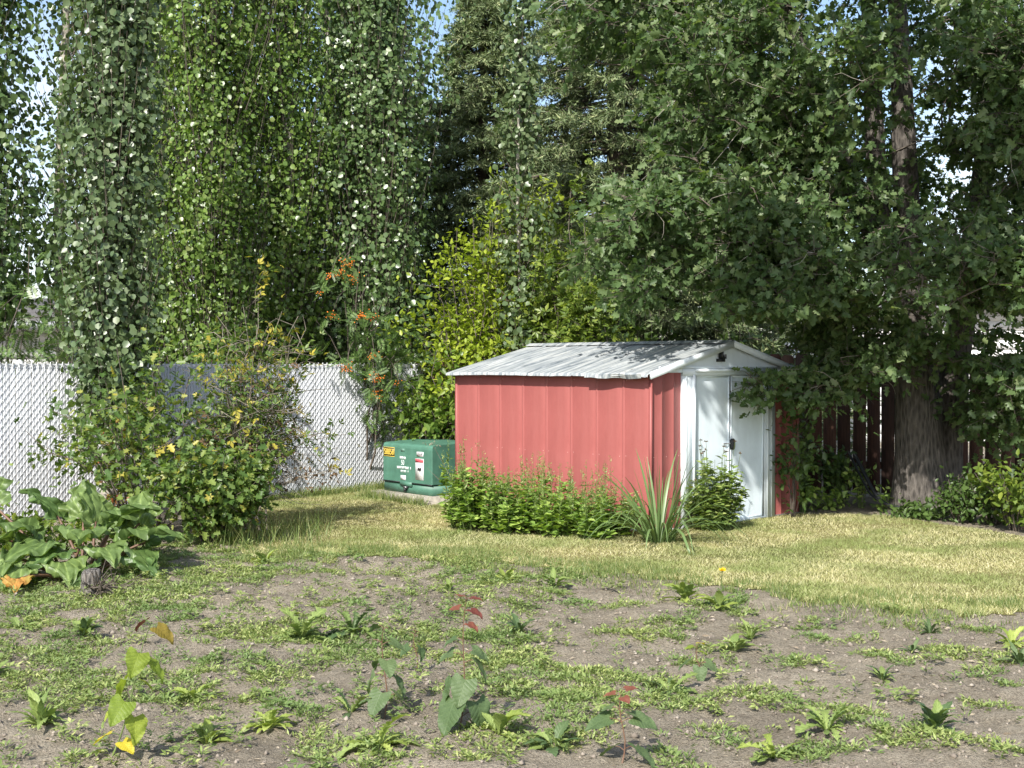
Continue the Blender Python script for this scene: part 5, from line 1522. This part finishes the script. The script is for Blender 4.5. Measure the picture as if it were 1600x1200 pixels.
def strap_leaf(kind):
    """unit rosette leaf along +y"""
    nv = 12; V = []
    for j in range(nv+1):
        t = j/nv
        if kind == 'dock': w_ = .13*math.sin(math.pi*min(1, t*.93+.05))**.8*(1+.12*math.sin(j*2.4))
        elif kind == 'dandelion': w_ = (.05+.13*t**1.1)*(1 if t < .93 else .45)*(1+(.48 if j % 2 else -.40)*(1-.3*t))
        else: w_ = (.045+.15*math.sin(math.pi*min(1, max(0, t-.22)/.78*.93+.05))**.9)*(1+(.13 if j % 2 else -.1)) if t > .22 else .03
        if j == nv: w_ = .004
        z = .42*t-.46*t*t*1.15
        for s in (-1, -.5, 0, .5, 1): V.append((s*w_, t*(1-.06*abs(s)), z+.35*abs(s)*w_+.012*math.sin(j*1.9+s*2)*abs(s)))
    return A_(V), A_([(j*5+i, j*5+i+1, (j+1)*5+i+1, (j+1)*5+i) for j in range(nv) for i in range(4)])
SL_ = {}
def strap_mesh(kind, mat):
    if (kind, mat) not in SL_:
        V, F = strap_leaf(kind); SL_[kind, mat] = mesh_np('leaf', V, [F], M[mat], True)
    return SL_[kind, mat]
def rosette(label, x, y, kind, mats, n, size, up=(0, 55), flower=None, group='rosette weeds in the bare bed'):
    root = empty('rosette_weed', (x, y, float(gz(x, y))-.004)); tag(root, label, 'weed', group)
    for k in range(int(n*1.5)):
        a = k*2.39996+rnd.uniform(-.5, .5); s = size*rnd.uniform(.36, 1.0); pit = math.radians(rnd.uniform(up[0]-12, up[1]+8))
        mt = mats[k % len(mats)]
        link('leaf', strap_mesh(kind, mt), root, (.012*math.cos(a), .012*math.sin(a), .004), (pit, rnd.uniform(-.25, .25), a-math.pi/2), (s*rnd.uniform(.6, 1.05), s, s*rnd.uniform(.5, 1.5)))
    if flower:
        b = B(); b.tube([(0, 0, 0), (.01, 0, flower*.6), (.02, 0, flower)], .003, 5); b.build('flower_stalk', M['stem_green'], root, True)
        b = B(); m = 60; T = rdir(m); T[:, 2] = abs(T[:, 2])*.6+.1; scatter(b, LEAF_LANCE, np.tile([.02, 0, flower], (m, 1)), T, rdir(m), U(.020, .032, m)); b.build('flower_head', M['dandelion'], root)
M['dandelion'] = leaf_mat('dandelion_petal', [(0, (.80, .50, .02)), (1, (.90, .68, .03))], .2, .6, .2)
W1_, WD, WL = 'weed', 'weed_dark', 'weed_lime'
rosette('dark dock rosette on bare soil near the centre', .045, 7.95, 'dock', [WD], 13, .17, (25, 65))
rosette('full leafy dandelion clump just left of the yellow flower', 1.20, 8.85, 'oval', [W1_, WL], 17, .20, (10, 60))
rosette('dandelion with a single yellow flower at the lawn edge', 1.40, 8.62, 'oval', [WL, W1_], 9, .19, (0, 55), .26)
rosette('broad leaved weed at the lawn edge left of the dandelion clump', .315, 9.45, 'oval', [W1_], 10, .17, (15, 60))
rosette('leafy weed at the lawn edge, straight out from the middle of the red wall', -.05, 9.7, 'oval', [W1_, WL], 10, .15, (15, 60))
rosette('yellowing toothed dandelion rosette at bottom centre left', -.575, 5.46, 'dandelion', [WL, W1_, 'weed_lime'], 15, .20, (0, 55))
rosette('flat pale rosette at left, right of the lime sapling top', -1.58, 6.35, 'oval', [W1_, WL], 11, .15, (5, 40))
rosette('upright weed at far left, level with the lime sapling top', -2.72, 6.65, 'oval', [W1_], 12, .17, (20, 65))
rosette('bushy weed at the lower left corner', -2.12, 5.75, 'dock', [W1_], 22, .20, (15, 70))
rosette('large sprawling thistle like weed left of centre', -1.27, 7.7, 'dandelion', [W1_], 26, .24, (5, 60))
rosette('second sprawling weed just right of the thistle like one', -.98, 7.85, 'dandelion', [W1_, WD], 18, .20, (5, 55))
rosette('leafy weed below the stump', -2.58, 7.70, 'oval', [W1_, WD], 18, .15, (15, 70))
rosette('bright lime weed at bottom left, right of the lime sapling', -1.10, 5.78, 'oval', [WL], 16, .15, (10, 65))
rosette('paler lime weed just left of the bright lime one', -1.36, 5.66, 'oval', [WL, W1_], 14, .13, (10, 60))
rosette('greyish lobed weed left of the grey green sapling', -.76, 6.02, 'dandelion', [W1_, WD], 10, .17, (10, 60))
rosette('large leaved weed at the bottom, right of the biggest leaved sapling', -.06, 5.62, 'oval', [WL, W1_], 10, .19, (5, 55))
rosette('low weed at the bottom edge between the two saplings', .18, 5.45, 'oval', [W1_, WD], 12, .14, (0, 45))
rosette('toothed rosette in the right of centre weed patch', .80, 6.50, 'dandelion', [W1_, WD], 12, .17, (5, 50))
rosette('flat leaved weed right of the short three leaved sapling', 1.28, 7.35, 'oval', [W1_], 10, .17, (5, 45))
rosette('grassy weed tuft behind the flat leaved one', 1.42, 7.60, 'dock', [W1_], 12, .15, (20, 70))
rosette('dark rosette near the lawn edge at right', 2.58, 7.88, 'dock', [WD], 12, .13, (15, 60))
rosette('small dark weed in the middle of the right bare patch', 1.96, 6.75, 'dock', [WD, W1_], 11, .13, (10, 50))
rosette('pair of small leaves weed near the right dark rosette', 2.28, 7.28, 'dock', [WD], 9, .11, (10, 50))
rosette('bright broad leaved weed at the right edge', 2.92, 7.45, 'oval', [WL], 10, .16, (10, 50))
rosette('dark weed below the bright one at the right edge', 2.78, 6.98, 'dock', [WD], 12, .17, (10, 55))
rosette('big leafy weed near the bottom right corner', 1.86, 5.62, 'oval', [W1_, WD], 16, .17, (10, 65))
rosette('spreading weed at the bottom right, left of the big leafy one', 1.42, 5.75, 'dandelion', [W1_], 16, .17, (5, 50))
rosette('weed at the bottom edge below the right weed patch', 1.10, 5.35, 'dandelion', [W1_, WL], 14, .16, (5, 50))
rosette('low weed at the left edge of the bed under the rhubarb', -3.05, 7.9, 'oval', [W1_], 12, .14, (10, 55))
rosette('leafy weed at the lawn corner beside the low green shrub', -2.05, 10.6, 'oval', [W1_, WL], 14, .16, (10, 60))
rosette('small weed on the bare strip before the far herbs', -.45, 9.2, 'oval', [W1_], 10, .12, (10, 55))
